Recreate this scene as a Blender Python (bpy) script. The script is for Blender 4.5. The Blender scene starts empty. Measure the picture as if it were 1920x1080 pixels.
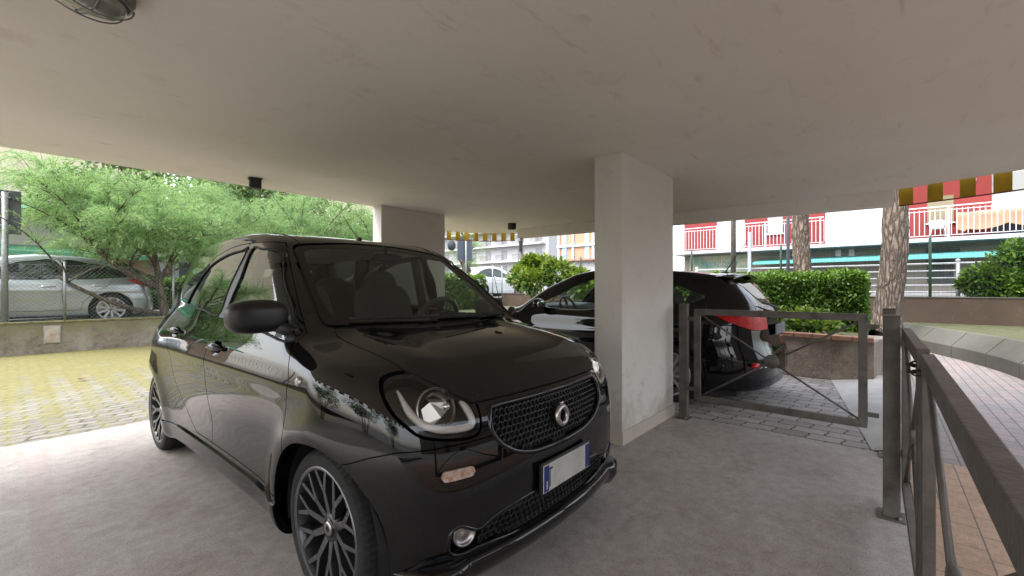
import bpy, bmesh, math, random
import numpy as np
from mathutils import Vector, Matrix
R = math.radians
SC = bpy.context.scene
COL = SC.collection
# ---------------------------------------------------------------- camera, world, sun, exposure
cam_d = bpy.data.cameras.new("camera"); cam = bpy.data.objects.new("camera", cam_d); COL.objects.link(cam)
cam_d.sensor_width = 36.0; cam_d.lens = 36.0 * 811.0 / 1920.0
cam_d.shift_y = 2.0 / 1920.0; cam_d.clip_start = 0.02; cam_d.clip_end = 2000
cam.location = (0, 0, 1.19); cam.rotation_euler = (R(90), 0, R(-49.4))
SC.camera = cam
SUN_EL, SUN_AZ = 58.0, 160.0      # azimuth measured from +X towards +Y
world = bpy.data.worlds.new("World"); SC.world = world; world.use_nodes = True
wn = world.node_tree; wn.nodes.clear()
sky = wn.nodes.new("ShaderNodeTexSky"); sky.sky_type = 'NISHITA'; sky.sun_disc = False
sky.sun_elevation = R(SUN_EL); sky.sun_rotation = R(90 - SUN_AZ); sky.air_density = 1.2; sky.dust_density = 3.5; sky.ozone_density = .8
hs = wn.nodes.new("ShaderNodeHueSaturation"); hs.inputs['Saturation'].default_value = 0.38; hs.inputs['Value'].default_value = 1.0
bg = wn.nodes.new("ShaderNodeBackground"); bg.inputs['Strength'].default_value = 0.15
wo = wn.nodes.new("ShaderNodeOutputWorld")
wn.links.new(sky.outputs[0], hs.inputs['Color']); wn.links.new(hs.outputs[0], bg.inputs['Color']); wn.links.new(bg.outputs[0], wo.inputs[0])
sd = bpy.data.lights.new("sun", 'SUN'); sd.energy = .5; sd.angle = R(25); sd.color = (1, .96, .9)
sun = bpy.data.objects.new("sun", sd); COL.objects.link(sun)
_sv = Vector((math.cos(R(SUN_EL)) * math.cos(R(SUN_AZ)), math.cos(R(SUN_EL)) * math.sin(R(SUN_AZ)), math.sin(R(SUN_EL))))
sun.rotation_euler = _sv.to_track_quat('Z', 'Y').to_euler(); sun.location = _sv * 40
SC.view_settings.view_transform = 'Standard'; SC.view_settings.look = 'None'; SC.view_settings.gamma = 1
SC.view_settings.exposure = EXPOSURE = 2.35
SC.render.engine = 'CYCLES'
cy = SC.cycles; cy.max_bounces = 14; cy.diffuse_bounces = 7; cy.glossy_bounces = 5; cy.transmission_bounces = 6; cy.transparent_max_bounces = 24
cy.use_denoising = True; cy.sample_clamp_indirect = 8; cy.caustics_reflective = False; cy.caustics_refractive = False
try: cy.denoising_prefilter = 'ACCURATE'
except Exception: pass

# ---------------------------------------------------------------- materials
MATS = {}
def nt(name):
    m = bpy.data.materials.new(name); m.use_nodes = True; MATS[name] = m
    return m, m.node_tree, m.node_tree.nodes['Principled BSDF']
def mat(name, col, rough=.6, metal=0., coat=0., spec=.5, noise=0., nscale=8., bump=0., bscale=40., col2=None, sheen=0., emit=None, estr=1., alpha=None, detail=5, nrough=.6):
    if name in MATS: return MATS[name]
    m, t, b = nt(name); N, L = t.nodes, t.links
    b.inputs['Base Color'].default_value = (*col, 1); b.inputs['Roughness'].default_value = rough; b.inputs['Metallic'].default_value = metal
    b.inputs['Specular IOR Level'].default_value = spec
    if coat: b.inputs['Coat Weight'].default_value = coat; b.inputs['Coat Roughness'].default_value = .03
    if emit: b.inputs['Emission Color'].default_value = (*emit, 1); b.inputs['Emission Strength'].default_value = estr
    tc = N.new('ShaderNodeTexCoord')
    if noise or col2:
        n = N.new('ShaderNodeTexNoise'); n.inputs['Scale'].default_value = nscale; n.inputs['Detail'].default_value = detail; n.inputs['Roughness'].default_value = nrough
        L.new(tc.outputs['Object'], n.inputs['Vector'])
        r = N.new('ShaderNodeValToRGB'); c2 = col2 or tuple(c * (1 - noise) for c in col)
        r.color_ramp.elements[0].position = .35; r.color_ramp.elements[1].position = .68
        r.color_ramp.elements[0].color = (*c2, 1); r.color_ramp.elements[1].color = (*col, 1)
        L.new(n.outputs['Fac'], r.inputs['Fac']); L.new(r.outputs['Color'], b.inputs['Base Color'])
    if bump:
        n = N.new('ShaderNodeTexNoise'); n.inputs['Scale'].default_value = bscale; n.inputs['Detail'].default_value = 6
        L.new(tc.outputs['Object'], n.inputs['Vector'])
        bp = N.new('ShaderNodeBump'); bp.inputs['Strength'].default_value = bump; bp.inputs['Distance'].default_value = .02
        L.new(n.outputs['Fac'], bp.inputs['Height']); L.new(bp.outputs['Normal'], b.inputs['Normal'])
    return m
def glass(name, tint, ior=1.5, rough=0.0):
    if name in MATS: return MATS[name]
    m = bpy.data.materials.new(name); m.use_nodes = True; MATS[name] = m; t = m.node_tree; N, L = t.nodes, t.links; N.clear()
    o = N.new('ShaderNodeOutputMaterial'); mx = N.new('ShaderNodeMixShader'); tr = N.new('ShaderNodeBsdfTransparent'); g = N.new('ShaderNodeBsdfGlossy'); fr = N.new('ShaderNodeFresnel')
    tr.inputs[0].default_value = (*tint, 1); g.inputs['Roughness'].default_value = rough; g.inputs['Color'].default_value = (1, 1, 1, 1); fr.inputs['IOR'].default_value = ior
    ge = N.new('ShaderNodeNewGeometry'); mr = N.new('ShaderNodeMapRange'); mr.inputs[3].default_value = ior; mr.inputs[4].default_value = 1 / ior
    L.new(ge.outputs['Backfacing'], mr.inputs[0]); L.new(mr.outputs[0], fr.inputs['IOR'])   # a thin pane mirrors alike from both sides
    L.new(fr.outputs[0], mx.inputs[0]); L.new(tr.outputs[0], mx.inputs[1]); L.new(g.outputs[0], mx.inputs[2]); L.new(mx.outputs[0], o.inputs[0])
    return m

# ---------------------------------------------------------------- object helpers
def tag(o, label=None, cat=None, group=None, kind=None):
    if label: o['label'] = label
    if cat: o['category'] = cat
    if group: o['group'] = group
    if kind: o['kind'] = kind
    return o
def thing(name, loc, label, cat, group=None, rz=0.):
    o = bpy.data.objects.new(name, None); COL.objects.link(o); o.empty_display_size = .1
    o.location = loc; o.rotation_euler = (0, 0, rz)
    return tag(o, label, cat, group)
def link(name, me, m, parent=None, loc=None, rot=None):
    o = bpy.data.objects.new(name, me); COL.objects.link(o)
    if m is not None:
        for q in (m if isinstance(m, (list, tuple)) else [m]): me.materials.append(q)
    if parent: o.parent = parent
    if loc is not None: o.location = loc
    if rot is not None: o.rotation_euler = rot
    return o
def copy_tree(o, parent=None):
    kids = list(o.children)
    c = o.copy(); COL.objects.link(c)
    if parent: c.parent = parent
    for k in kids: copy_tree(k, c)
    return c

class MB:
    """collects geometry, then links it as one mesh object"""
    def __init__(s): s.v = []; s.f = []; s.m = []; s.sm = []
    def add(s, vs, fs, mi=0, smooth=False):
        b = len(s.v); s.v.extend([tuple(v) for v in vs])
        for f in fs: s.f.append(tuple(b + i for i in f)); s.m.append(mi); s.sm.append(smooth)
        return s
    def box(s, c, d, rz=0., mi=0, M=None):
        x, y, z = d[0] / 2, d[1] / 2, d[2] / 2; cs, sn = math.cos(rz), math.sin(rz)
        vs = []
        for (a, b, e) in ((-x, -y, -z), (x, -y, -z), (x, y, -z), (-x, y, -z), (-x, -y, z), (x, -y, z), (x, y, z), (-x, y, z)):
            p = Vector((a * cs - b * sn + c[0], a * sn + b * cs + c[1], e + c[2]))
            vs.append(M @ p if M else p)
        return s.add(vs, [(0, 3, 2, 1), (4, 5, 6, 7), (0, 1, 5, 4), (1, 2, 6, 5), (2, 3, 7, 6), (3, 0, 4, 7)], mi)
    def b2(s, a, b, mi=0):
        return s.box([(a[i] + b[i]) / 2 for i in range(3)], [abs(a[i] - b[i]) for i in range(3)], 0, mi)
    def tube(s, pts, rad, seg=8, mi=0, cap=True, closed=False):
        pts = [Vector(p) for p in pts]; n = len(pts)
        rr = rad if isinstance(rad, (list, tuple)) else [rad] * n
        vs = []; up = None
        for i in range(n):
            if closed: d = (pts[(i + 1) % n] - pts[i - 1])
            else: d = pts[min(i + 1, n - 1)] - pts[max(i - 1, 0)]
            if d.length < 1e-9: d = Vector((0, 0, 1))
            d.normalize()
            if up is None:
                up = Vector((0, 0, 1)) if abs(d.z) < .9 else Vector((1, 0, 0))
            a = d.cross(up)
            if a.length < 1e-6: a = d.orthogonal()
            a.normalize(); b = a.cross(d).normalized(); up = b
            for k in range(seg):
                t = 2 * math.pi * k / seg
                vs.append(pts[i] + (a * math.cos(t) + b * math.sin(t)) * rr[i])
        fs = []
        for i in range(n if closed else n - 1):
            j = (i + 1) % n
            for k in range(seg):
                l = (k + 1) % seg
                fs.append((i * seg + k, i * seg + l, j * seg + l, j * seg + k))
        if cap and not closed:
            fs.append(tuple(range(seg))[::-1]); fs.append(tuple((n - 1) * seg + k for k in range(seg)))
        return s.add(vs, fs, mi, True)
    def bar(s, p, q, w, h, mi=0, up=(0, 0, 1)):
        p, q = Vector(p), Vector(q); d = (q - p); L = d.length; d.normalize(); u = Vector(up)
        a = d.cross(u)
        if a.length < 1e-5: a = Vector((1, 0, 0))
        a.normalize(); b = a.cross(d).normalized()
        vs = []
        for e in (p, q):
            for (i, j) in ((-1, -1), (1, -1), (1, 1), (-1, 1)): vs.append(e + a * (i * w / 2) + b * (j * h / 2))
        return s.add(vs, [(0, 1, 2, 3), (7, 6, 5, 4), (0, 4, 5, 1), (1, 5, 6, 2), (2, 6, 7, 3), (3, 7, 4, 0)], mi)
    def lathe(s, prof, seg=32, mi=0, M=None, closed=False, smooth=True):
        """prof: (r, h) list turned about the local X axis"""
        vs = []; n = len(prof)
        for k in range(seg):
            t = 2 * math.pi * k / seg
            for (r, h) in prof:
                p = Vector((h, r * math.cos(t), r * math.sin(t))); vs.append(M @ p if M else p)
        fs = []
        for k in range(seg):
            l = (k + 1) % seg
            for i in range(n if closed else n - 1):
                j = (i + 1) % n
                fs.append((k * n + i, l * n + i, l * n + j, k * n + j))
        return s.add(vs, fs, mi, smooth)
    def prism(s, poly, ax, a, b, mi=0, smooth=False):
        """poly in the plane across axis ax (0,1,2), extruded from a to b"""
        def P(u, v, w):
            return {0: (w, u, v), 1: (u, w, v), 2: (u, v, w)}[ax]
        n = len(poly); vs = [P(u, v, a) for u, v in poly] + [P(u, v, b) for u, v in poly]
        s.add(vs, [tuple(range(n))[::-1], tuple(range(n, 2 * n))], mi)
        return s.add(vs, [(i, (i + 1) % n, n + (i + 1) % n, n + i) for i in range(n)], mi, smooth)
    def sphere(s, c, r, seg=16, ring=10, mi=0):
        r = r if isinstance(r, (list, tuple)) else (r, r, r)
        vs = []; fs = []
        for i in range(ring + 1):
            a = math.pi * i / ring
            for k in range(seg):
                t = 2 * math.pi * k / seg
                vs.append((c[0] + r[0] * math.sin(a) * math.cos(t), c[1] + r[1] * math.sin(a) * math.sin(t), c[2] + r[2] * math.cos(a)))
        for i in range(ring):
            for k in range(seg):
                fs.append((i * seg + k, (i + 1) * seg + k, (i + 1) * seg + (k + 1) % seg, i * seg + (k + 1) % seg))
        return s.add(vs, fs, mi, True)
    def mesh(s, name):
        me = bpy.data.meshes.new(name); me.from_pydata(s.v, [], s.f)
        me.polygons.foreach_set('material_index', s.m); me.polygons.foreach_set('use_smooth', s.sm)
        me.update()
        return me
    def build(s, name, m, parent=None, loc=None, rot=None, bevel=0., weld=False, sub=0):
        me = s.mesh(name)
        if weld or bevel:
            bm = bmesh.new(); bm.from_mesh(me); bmesh.ops.remove_doubles(bm, verts=bm.verts, dist=1e-5)
            bmesh.ops.recalc_face_normals(bm, faces=bm.faces); bm.to_mesh(me); bm.free()
        o = link(name, me, m, parent, loc, rot)
        if bevel:
            md = o.modifiers.new('bevel', 'BEVEL'); md.width = bevel; md.segments = 2; md.limit_method = 'ANGLE'; md.angle_limit = R(35)
        if sub:
            md = o.modifiers.new('sub', 'SUBSURF'); md.levels = sub; md.render_levels = sub
            for p in me.polygons: p.use_smooth = True
        return o
def catmull(pts, n=8, closed=True):
    P = [Vector(p) for p in pts]; m = len(P); out = []
    rng = range(m) if closed else range(m - 1)
    for i in rng:
        p0, p1, p2, p3 = (P[(i - 1) % m], P[i], P[(i + 1) % m], P[(i + 2) % m]) if closed else (P[max(i - 1, 0)], P[i], P[i + 1], P[min(i + 2, m - 1)])
        for k in range(n):
            t = k / n
            out.append(0.5 * ((2 * p1) + (p2 - p0) * t + (2 * p0 - 5 * p1 + 4 * p2 - p3) * t * t + (3 * p1 - p0 - 3 * p2 + p3) * t ** 3))
    if not closed: out.append(P[-1])
    return [tuple(p) for p in out]
# ---------------------------------------------------------------- car body surfaces
def smooth_tab(pts, sig, n=1600):
    xs = np.array([p[0] for p in pts], float); ys = np.array([p[1] for p in pts], float)
    m = 4 * sig
    t = np.linspace(xs[0] - m, xs[-1] + m, n)
    v = np.interp(t, xs, ys)
    # linear extrapolation at both ends
    s0 = (ys[1] - ys[0]) / (xs[1] - xs[0]); s1 = (ys[-1] - ys[-2]) / (xs[-1] - xs[-2])
    v = np.where(t < xs[0], ys[0] + (t - xs[0]) * s0, v)
    v = np.where(t > xs[-1], ys[-1] + (t - xs[-1]) * s1, v)
    dt = t[1] - t[0]
    k = max(1, int(3 * sig / dt)); w = np.exp(-0.5 * (np.arange(-k, k + 1) * dt / sig) ** 2); w /= w.sum()
    e0 = v[0] + (np.arange(-k, 0)) * (v[1] - v[0]); e1 = v[-1] + np.arange(1, k + 1) * (v[-1] - v[-2])
    vv = np.convolve(np.concatenate([e0, v, e1]), w, 'valid')
    t0, d = t[0], dt
    def f(q):
        u = np.clip((np.asarray(q) - t0) / d, 0, n - 1.001)
        i = u.astype(int); a = u - i
        return vv[i] * (1 - a) + vv[i + 1] * a
    return f
def smax(a, b, k):
    h = np.clip(0.5 + 0.5 * (a - b) / k, 0, 1)
    return b * (1 - h) + a * h + k * h * (1 - h)
def gs(q, c, s): return np.exp(-0.5 * ((q - c) / s) ** 2)
def sstep(a, b, q):
    t = np.clip((q - a) / (b - a), 0, 1); return t * t * (3 - 2 * t)

class CarShape:
    def __init__(s, **k):
        s.__dict__.update(k)
        s.Tz = smooth_tab(s.top, s.top_sig); s.Wz = smooth_tab(s.side, s.side_sig); s.Py = smooth_tab(s.plan, .06)
        s.Fz = smooth_tab(s.front, .035); s.Rz = smooth_tab(s.rear, .05); s.Fx = smooth_tab(s.frontx, .04); s.Rx = smooth_tab(s.rearx, .05)
        s.Gy = smooth_tab(s.green, .08)
    def f(s, P):
        x = np.abs(P[:, 0]); y = P[:, 1]; z = P[:, 2]
        up = sstep(s.belt - .12, s.belt + .12, z)
        w = s.Wz(z) + s.Py(y) * (1 - .35 * up) + s.Gy(y) * up
        for yc in s.wheels:
            r = np.hypot(y - yc, z - s.wheel_z)
            w = w + s.flare * gs(r, s.arch_r + .01, .055) * (1 - up) + s.flare * .5 * gs(r, s.arch_r + .06, .12) * (1 - up)
        ym = .5 * (s.wheels[0] + s.wheels[1])
        w = w - s.scoop * gs(z, s.scoop_z, .10) * gs(y, ym, .55) + s.crease * gs(z, s.crease_z, .03) * sstep(s.wheels[0], s.wheels[0] + .5, y)
        sx = x / s.hw
        sh = s.sweep * sx ** 2.2 * (1 - sstep(s.roofy - .3, s.roofy + .5, y))
        t = s.Tz(y - sh) - s.crown * sx ** 2 - s.crown4 * sx ** 6
        if s.hood_ridge: t = t + s.hood_ridge * gs(x, .50, .07) * sstep(.15, .35, y) * (1 - sstep(.75, .95, y))
        fr = s.Fz(z) + s.Fx(x); rr = s.Rz(z) - s.Rx(x)
        v = smax(z - t, x - w, s.k_top + s.k_top2 * up)
        e = smax(fr - y, y - rr, .01)
        v = smax(v, e, s.k_end)
        return smax(v, s.zb - z, .05)
    def grad(s, P, h=2e-3):
        g = np.zeros_like(P)
        for i in range(3):
            d = np.zeros(3); d[i] = h
            g[:, i] = s.f(P + d) - s.f(P - d)
        return g / np.maximum(np.linalg.norm(g, axis=1), 1e-9)[:, None]
    def project(s, P, it=3):
        P = P.copy()
        for _ in range(it):
            h = 2e-3; g = np.zeros_like(P)
            for i in range(3):
                d = np.zeros(3); d[i] = h
                g[:, i] = (s.f(P + d) - s.f(P - d)) / (2 * h)
            gg = np.maximum((g * g).sum(1), .05)
            P -= g * np.clip(s.f(P) / gg, -.03, .03)[:, None]
        return P

SMART = CarShape(
    top=[(-.05, .70), (0, .76), (.05, .80), (.1, .835), (.2, .885), (.3, .917), (.45, .948), (.6, .970), (.74, .992), (.80, 1.012), (1.12, 1.255), (1.42, 1.462), (1.55, 1.508), (1.7, 1.532), (1.9, 1.548), (2.1, 1.554), (2.4, 1.550), (2.7, 1.532), (3.0, 1.495), (3.2, 1.455), (3.4, 1.41)],
    top_sig=.035, hw=.80, sweep=.065, roofy=1.5, crown=.030, crown4=.015, hood_ridge=.012,
    side=[(.1, .74), (.17, .765), (.25, .79), (.4, .808), (.55, .818), (.7, .826), (.8, .826), (.88, .812), (.94, .79), (1.0, .768), (1.1, .742), (1.2, .71), (1.3, .674), (1.4, .634), (1.5, .59)],
    side_sig=.022, plan=[(0, -.06), (.25, -.03), (.5, 0), (2.9, 0), (3.2, -.025), (3.5, -.09)],
    green=[(.7, .0), (1.5, 0), (2.3, -.005), (2.9, -.04), (3.4, -.09)], belt=.97,
    front=[(.1, .10), (.2, .045), (.3, .01), (.42, .0), (.55, .003), (.65, .012), (.75, .045), (.85, .12), (.95, .27), (1.1, .55)],
    frontx=[(0, 0), (.2, .006), (.35, .02), (.5, .045), (.62, .085), (.72, .155), (.80, .30), (.9, .65)],
    rear=[(.1, 3.40), (.3, 3.46), (.5, 3.495), (.7, 3.485), (.9, 3.44), (1.1, 3.37), (1.3, 3.28), (1.5, 3.16)],
    rearx=[(0, 0), (.3, .015), (.5, .05), (.65, .12), (.75, .22), (.85, .42)],
    wheels=(.545, 3.039), wheel_z=.293, arch_r=.335, flare=.022, scoop=.022, scoop_z=.44, crease=.006, crease_z=.80,
    k_top=.065, k_top2=-.02, k_end=.085, zb=.17)
# ---------------------------------------------------------------- cutting panels out of a car body surface
def iso_mesh(S, box, inner, step):
    (x1, y0, y1, z0, z1) = box
    nx, ny, nz = max(4, int(2 * x1 / step)), int((y1 - y0) / step), int((z1 - z0) / step)
    nx += nx % 2
    gx = np.linspace(-x1, x1, nx + 1); gy = np.linspace(y0, y1, ny + 1); gz = np.linspace(z0, z1, nz + 1)
    idx = {}; pts = []; quads = []
    def vid(i, j, k):
        q = (i, j, k)
        if q not in idx: idx[q] = len(pts); pts.append((gx[i], gy[j], gz[k]))
        return idx[q]
    for j in range(ny):
        for k in range(nz):
            quads.append((vid(0, j, k), vid(0, j, k + 1), vid(0, j + 1, k + 1), vid(0, j + 1, k)))
            quads.append((vid(nx, j, k), vid(nx, j + 1, k), vid(nx, j + 1, k + 1), vid(nx, j, k + 1)))
    for i in range(nx):
        for k in range(nz):
            quads.append((vid(i, 0, k), vid(i + 1, 0, k), vid(i + 1, 0, k + 1), vid(i, 0, k + 1)))
            quads.append((vid(i, ny, k), vid(i, ny, k + 1), vid(i + 1, ny, k + 1), vid(i + 1, ny, k)))
        for j in range(ny):
            quads.append((vid(i, j, nz), vid(i + 1, j, nz), vid(i + 1, j + 1, nz), vid(i, j + 1, nz)))
            quads.append((vid(i, j, 0), vid(i, j + 1, 0), vid(i + 1, j + 1, 0), vid(i + 1, j, 0)))
    Q = np.array(pts); (ix, iy0, iy1, iz0, iz1) = inner
    O = Q.copy(); O[:, 0] = np.clip(Q[:, 0], -ix, ix); O[:, 1] = np.clip(Q[:, 1], iy0, iy1); O[:, 2] = np.clip(Q[:, 2], iz0, iz1)
    a = np.zeros(len(Q)); b = np.full(len(Q), 1.15)
    T = np.linspace(0, 1.15, 24); found = np.zeros(len(Q), bool); pv = S.f(O)
    for i in range(1, len(T)):
        v = S.f(O + (Q - O) * T[i]); c = (v > 0) & ~found
        a[c] = T[i - 1]; b[c] = T[i]; found |= c
    for _ in range(16):
        mid = (a + b) / 2; v = S.f(O + (Q - O) * mid[:, None]); ins = v < 0
        a = np.where(ins, mid, a); b = np.where(ins, b, mid)
    V = O + (Q - O) * ((a + b) / 2)[:, None]
    q = np.array(quads); d1 = np.linalg.norm(V[q[:, 0]] - V[q[:, 2]], axis=1); d2 = np.linalg.norm(V[q[:, 1]] - V[q[:, 3]], axis=1)
    s = d1 < d2
    F = np.concatenate([q[s][:, [0, 1, 2]], q[s][:, [0, 2, 3]], q[~s][:, [0, 1, 3]], q[~s][:, [1, 2, 3]]])
    return V, F
class Skin:
    """shared vertex pool; panels are triangle lists on it"""
    def __init__(s, S, V): s.S = S; s.V = V
    def clip(s, F, gf):
        used = np.unique(F); g = np.full(len(s.V), 9.); g[used] = gf(s.V[used])
        g[np.abs(g) < 1e-5] = 1e-5
        neg = g < 0; c = neg[F].sum(1)
        ins = F[c == 3]; out = F[c == 0]; mix = F[(c > 0) & (c < 3)]
        new = {}; nv = []; base = len(s.V); V = s.V
        def cut(a, b):
            k = (a, b) if a < b else (b, a)
            if k not in new:
                t = g[k[0]] / (g[k[0]] - g[k[1]]); new[k] = base + len(nv); nv.append(V[k[0]] + (V[k[1]] - V[k[0]]) * t)
            return new[k]
        fi = []; fo = []
        for t in mix.tolist():
            n = [neg[i] for i in t]
            k = n.index(True) if sum(n) == 1 else n.index(False)
            a, b, c3 = t[k], t[(k + 1) % 3], t[(k + 2) % 3]
            p, q = cut(a, b), cut(a, c3)
            one, two = [(a, p, q)], [(p, b, c3), (p, c3, q)]
            if sum(n) == 1: fi += one; fo += two
            else: fo += one; fi += two
        if nv: s.V = np.concatenate([s.V, np.array(nv)])
        I = np.concatenate([ins, np.array(fi, int).reshape(-1, 3)]); O = np.concatenate([out, np.array(fo, int).reshape(-1, 3)])
        return I, O
    def cutout(s, F, gf, gap=.004):
        I, _ = s.clip(F, lambda P: gf(P) + gap / 2)
        _, O = s.clip(F, lambda P: gf(P) - gap / 2)
        return I, O
    def boundary(s, F):
        e = np.concatenate([F[:, [0, 1]], F[:, [1, 2]], F[:, [2, 0]]]); k = np.sort(e, axis=1)
        key = k[:, 0].astype(np.int64) * 10000000 + k[:, 1]; u, inv, cnt = np.unique(key, return_inverse=True, return_counts=True)
        return e[cnt[inv] == 1]
    def build(s, name, F, m, parent, off=0., flange=0., flange_mat=None, disp=None):
        if len(F) == 0: return None
        used, inv = np.unique(F, return_inverse=True); P = s.S.project(s.V[used]); N = s.S.grad(P); F2 = inv.reshape(-1, 3)
        if disp is not None:
            P, N = disp(P, N)
        B = s.boundary(F2)
        P = P + N * off
        n = len(P); vs = P; fs = F2.tolist(); nl = [N[i] for t in F2 for i in t]
        nf = len(fs); mi = [0] * nf
        if flange:
            bi = np.unique(B); mp = {int(b): n + i for i, b in enumerate(bi)}
            vs = np.concatenate([P, P[bi] - N[bi] * flange])
            for a, b in B.tolist():
                fs.append((b, a, mp[a], mp[b])); fn = np.cross(P[a] - P[b], vs[mp[a]] - P[b]); fn = fn / max(np.linalg.norm(fn), 1e-9)
                nl += [fn] * 4; mi.append(1 if flange_mat else 0)
        me = bpy.data.meshes.new(name); me.from_pydata([tuple(v) for v in vs.tolist()], [], fs)
        me.polygons.foreach_set('use_smooth', [True] * len(fs)); me.polygons.foreach_set('material_index', mi)
        me.update(); me.normals_split_custom_set([tuple(q) for q in np.array(nl).tolist()])
        return link(name, me, [m, flange_mat] if flange_mat else m, parent)
def poly_sdf(poly, i, j, extra=None, flip=None):
    """signed distance (negative inside) to a polygon drawn in coordinates i, j"""
    A = np.array(poly, float); B = np.roll(A, -1, axis=0); lo = A.min(0) - .06; hi = A.max(0) + .06
    def g(P):
        Q = P[:, [i, j]].copy()
        if flip is not None: Q[:, 0] *= flip
        out = np.full(len(P), .5); m = np.all((Q > lo) & (Q < hi), axis=1); q = Q[m]
        if len(q):
            best = np.full(len(q), 1e9); ins = np.zeros(len(q), bool)
            for a, b in zip(A, B):
                d = b - a; t = np.clip(((q - a) @ d) / max(d @ d, 1e-12), 0, 1)
                best = np.minimum(best, np.hypot(*(q - a - t[:, None] * d).T))
                c = (a[1] > q[:, 1]) != (b[1] > q[:, 1])
                with np.errstate(divide='ignore', invalid='ignore'):
                    xx = (b[0] - a[0]) * (q[:, 1] - a[1]) / (b[1] - a[1]) + a[0]
                ins ^= c & (q[:, 0] < xx)
            out[m] = np.where(ins, -best, best)
        if extra is not None: out = np.maximum(out, extra(P))
        return out
    return g
def surf_pt(S, o, d, n=400, L=1.5):
    """first point of the body met from o along d"""
    d = np.array(d, float); d /= np.linalg.norm(d); T = np.linspace(0, L, n); P = np.array(o, float) + d * T[:, None]; v = S.f(P)
    i = int(np.argmax(v < 0))
    return S.project(P[i:i + 1])[0]
# ---------------------------------------------------------------- materials of cars
def paint(name, col, metal=0., rough=.3, dust=.0):
    m, t, b = nt(name); N, L = t.nodes, t.links
    b.inputs['Base Color'].default_value = (*col, 1); b.inputs['Metallic'].default_value = metal; b.inputs['Roughness'].default_value = rough
    b.inputs['Coat Weight'].default_value = 1; b.inputs['Coat Roughness'].default_value = .015; b.inputs['Coat IOR'].default_value = 1.52
    if max(col) < .05: b.inputs['Specular IOR Level'].default_value = 0.
    if dust:
        tc = N.new('ShaderNodeTexCoord'); n = N.new('ShaderNodeTexNoise'); n.inputs['Scale'].default_value = 5; n.inputs['Detail'].default_value = 8
        L.new(tc.outputs['Object'], n.inputs['Vector'])
        sx = N.new('ShaderNodeNewGeometry'); sp = N.new('ShaderNodeSeparateXYZ'); L.new(sx.outputs['Normal'], sp.inputs[0])
        mr = N.new('ShaderNodeMapRange'); mr.inputs[1].default_value = .35; mr.inputs[2].default_value = 1; mr.inputs[3].default_value = .15; mr.inputs[4].default_value = 1; L.new(sp.outputs['Z'], mr.inputs[0])
        r = N.new('ShaderNodeMapRange'); r.inputs[1].default_value = .35; r.inputs[2].default_value = .75; r.inputs[3].default_value = .5; r.inputs[4].default_value = 1.; L.new(n.outputs['Fac'], r.inputs[0])
        mu = N.new('ShaderNodeMath'); mu.operation = 'MULTIPLY'; L.new(mr.outputs[0], mu.inputs[0]); L.new(r.outputs[0], mu.inputs[1])
        d = N.new('ShaderNodeMath'); d.operation = 'MULTIPLY'; d.inputs[1].default_value = dust; L.new(mu.outputs[0], d.inputs[0])
        mx = N.new('ShaderNodeMix'); mx.data_type = 'RGBA'; mx.inputs[6].default_value = (*col, 1); mx.inputs[7].default_value = (.22, .19, .165, 1)
        L.new(d.outputs[0], mx.inputs[0]); L.new(mx.outputs[2], b.inputs['Base Color'])
        cr = N.new('ShaderNodeMath'); cr.operation = 'MULTIPLY_ADD'; cr.inputs[1].default_value = .5 * dust; cr.inputs[2].default_value = .015
        L.new(mu.outputs[0], cr.inputs[0]); L.new(cr.outputs[0], b.inputs['Coat Roughness'])
    return m
M_BLACK = paint('black_paint', (.0025, .0025, .003), 0, .25, dust=.045)
M_BLACK2 = paint('dark_paint', (.003, .0035, .005), 0, .3, dust=.03)
M_SILVER = paint('silver_paint', (.36, .39, .40), .75, .38, dust=.2)
M_WHITE = paint('white_paint', (.72, .74, .76), .1, .35, dust=.1)
M_TRIM = mat('black_plastic', (.012, .012, .013), .38, bump=.05, bscale=300)
M_TRIMR = mat('rough_plastic', (.02, .02, .021), .6, bump=.1, bscale=400)
M_GLOSSB = mat('gloss_black', (.005, .005, .006), .04)
M_SEAL = mat('rubber_seal', (.006, .006, .006), .7)
M_RUB = mat('tyre_rubber', (.010, .010, .010), .85, noise=.4, nscale=14, bump=.12, bscale=120)
M_GLS = glass('window_glass', (.86, .93, .90), 1.6); M_GLD = glass('dark_window_glass', (.28, .34, .33), 1.72); M_LENS = glass('clear_lens', (.9, .9, .9))
M_CHROME = mat('chrome', (.75, .74, .73), .08, metal=1); M_SATIN = mat('satin_chrome', (.42, .40, .39), .28, metal=1)
M_RIMD = mat('dark_rim', (.028, .029, .031), .3, metal=.6, coat=.4); M_RIMF = mat('cut_rim_face', (.15, .15, .16), .26, metal=.8)
M_ALU = mat('alloy', (.50, .51, .52), .3, metal=.9)
M_DRL = mat('light_guide', (.50, .465, .43), .3, coat=.5); M_REFL = mat('reflector', (.50, .46, .41), .2, metal=.7)
M_HOUS = mat('lamp_housing', (.014, .013, .013), .3); M_SEAT = mat('seat_cloth', (.055, .053, .052), .9, bump=.2, bscale=250)
M_INT = mat('interior_plastic', (.022, .021, .021), .55); M_HEADL = mat('headlining', (.42, .40, .38), .9)
M_RED = mat('red_lens', (.62, .012, .012), .42, spec=.3, noise=.5, nscale=22); M_WLENS = mat('white_lens', (.5, .42, .36), .15, coat=1, noise=.4, nscale=60, col2=(.30, .17, .12))
M_MIRR = mat('mirror_glass', (.8, .8, .8), .02, metal=1)
M_PLATE = mat('plate_white', (.55, .53, .50), .35, noise=.3, nscale=9); M_BLUE = mat('plate_blue', (.01, .03, .16), .35); M_INK = mat('plate_ink', (.01, .01, .012), .4)

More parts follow.
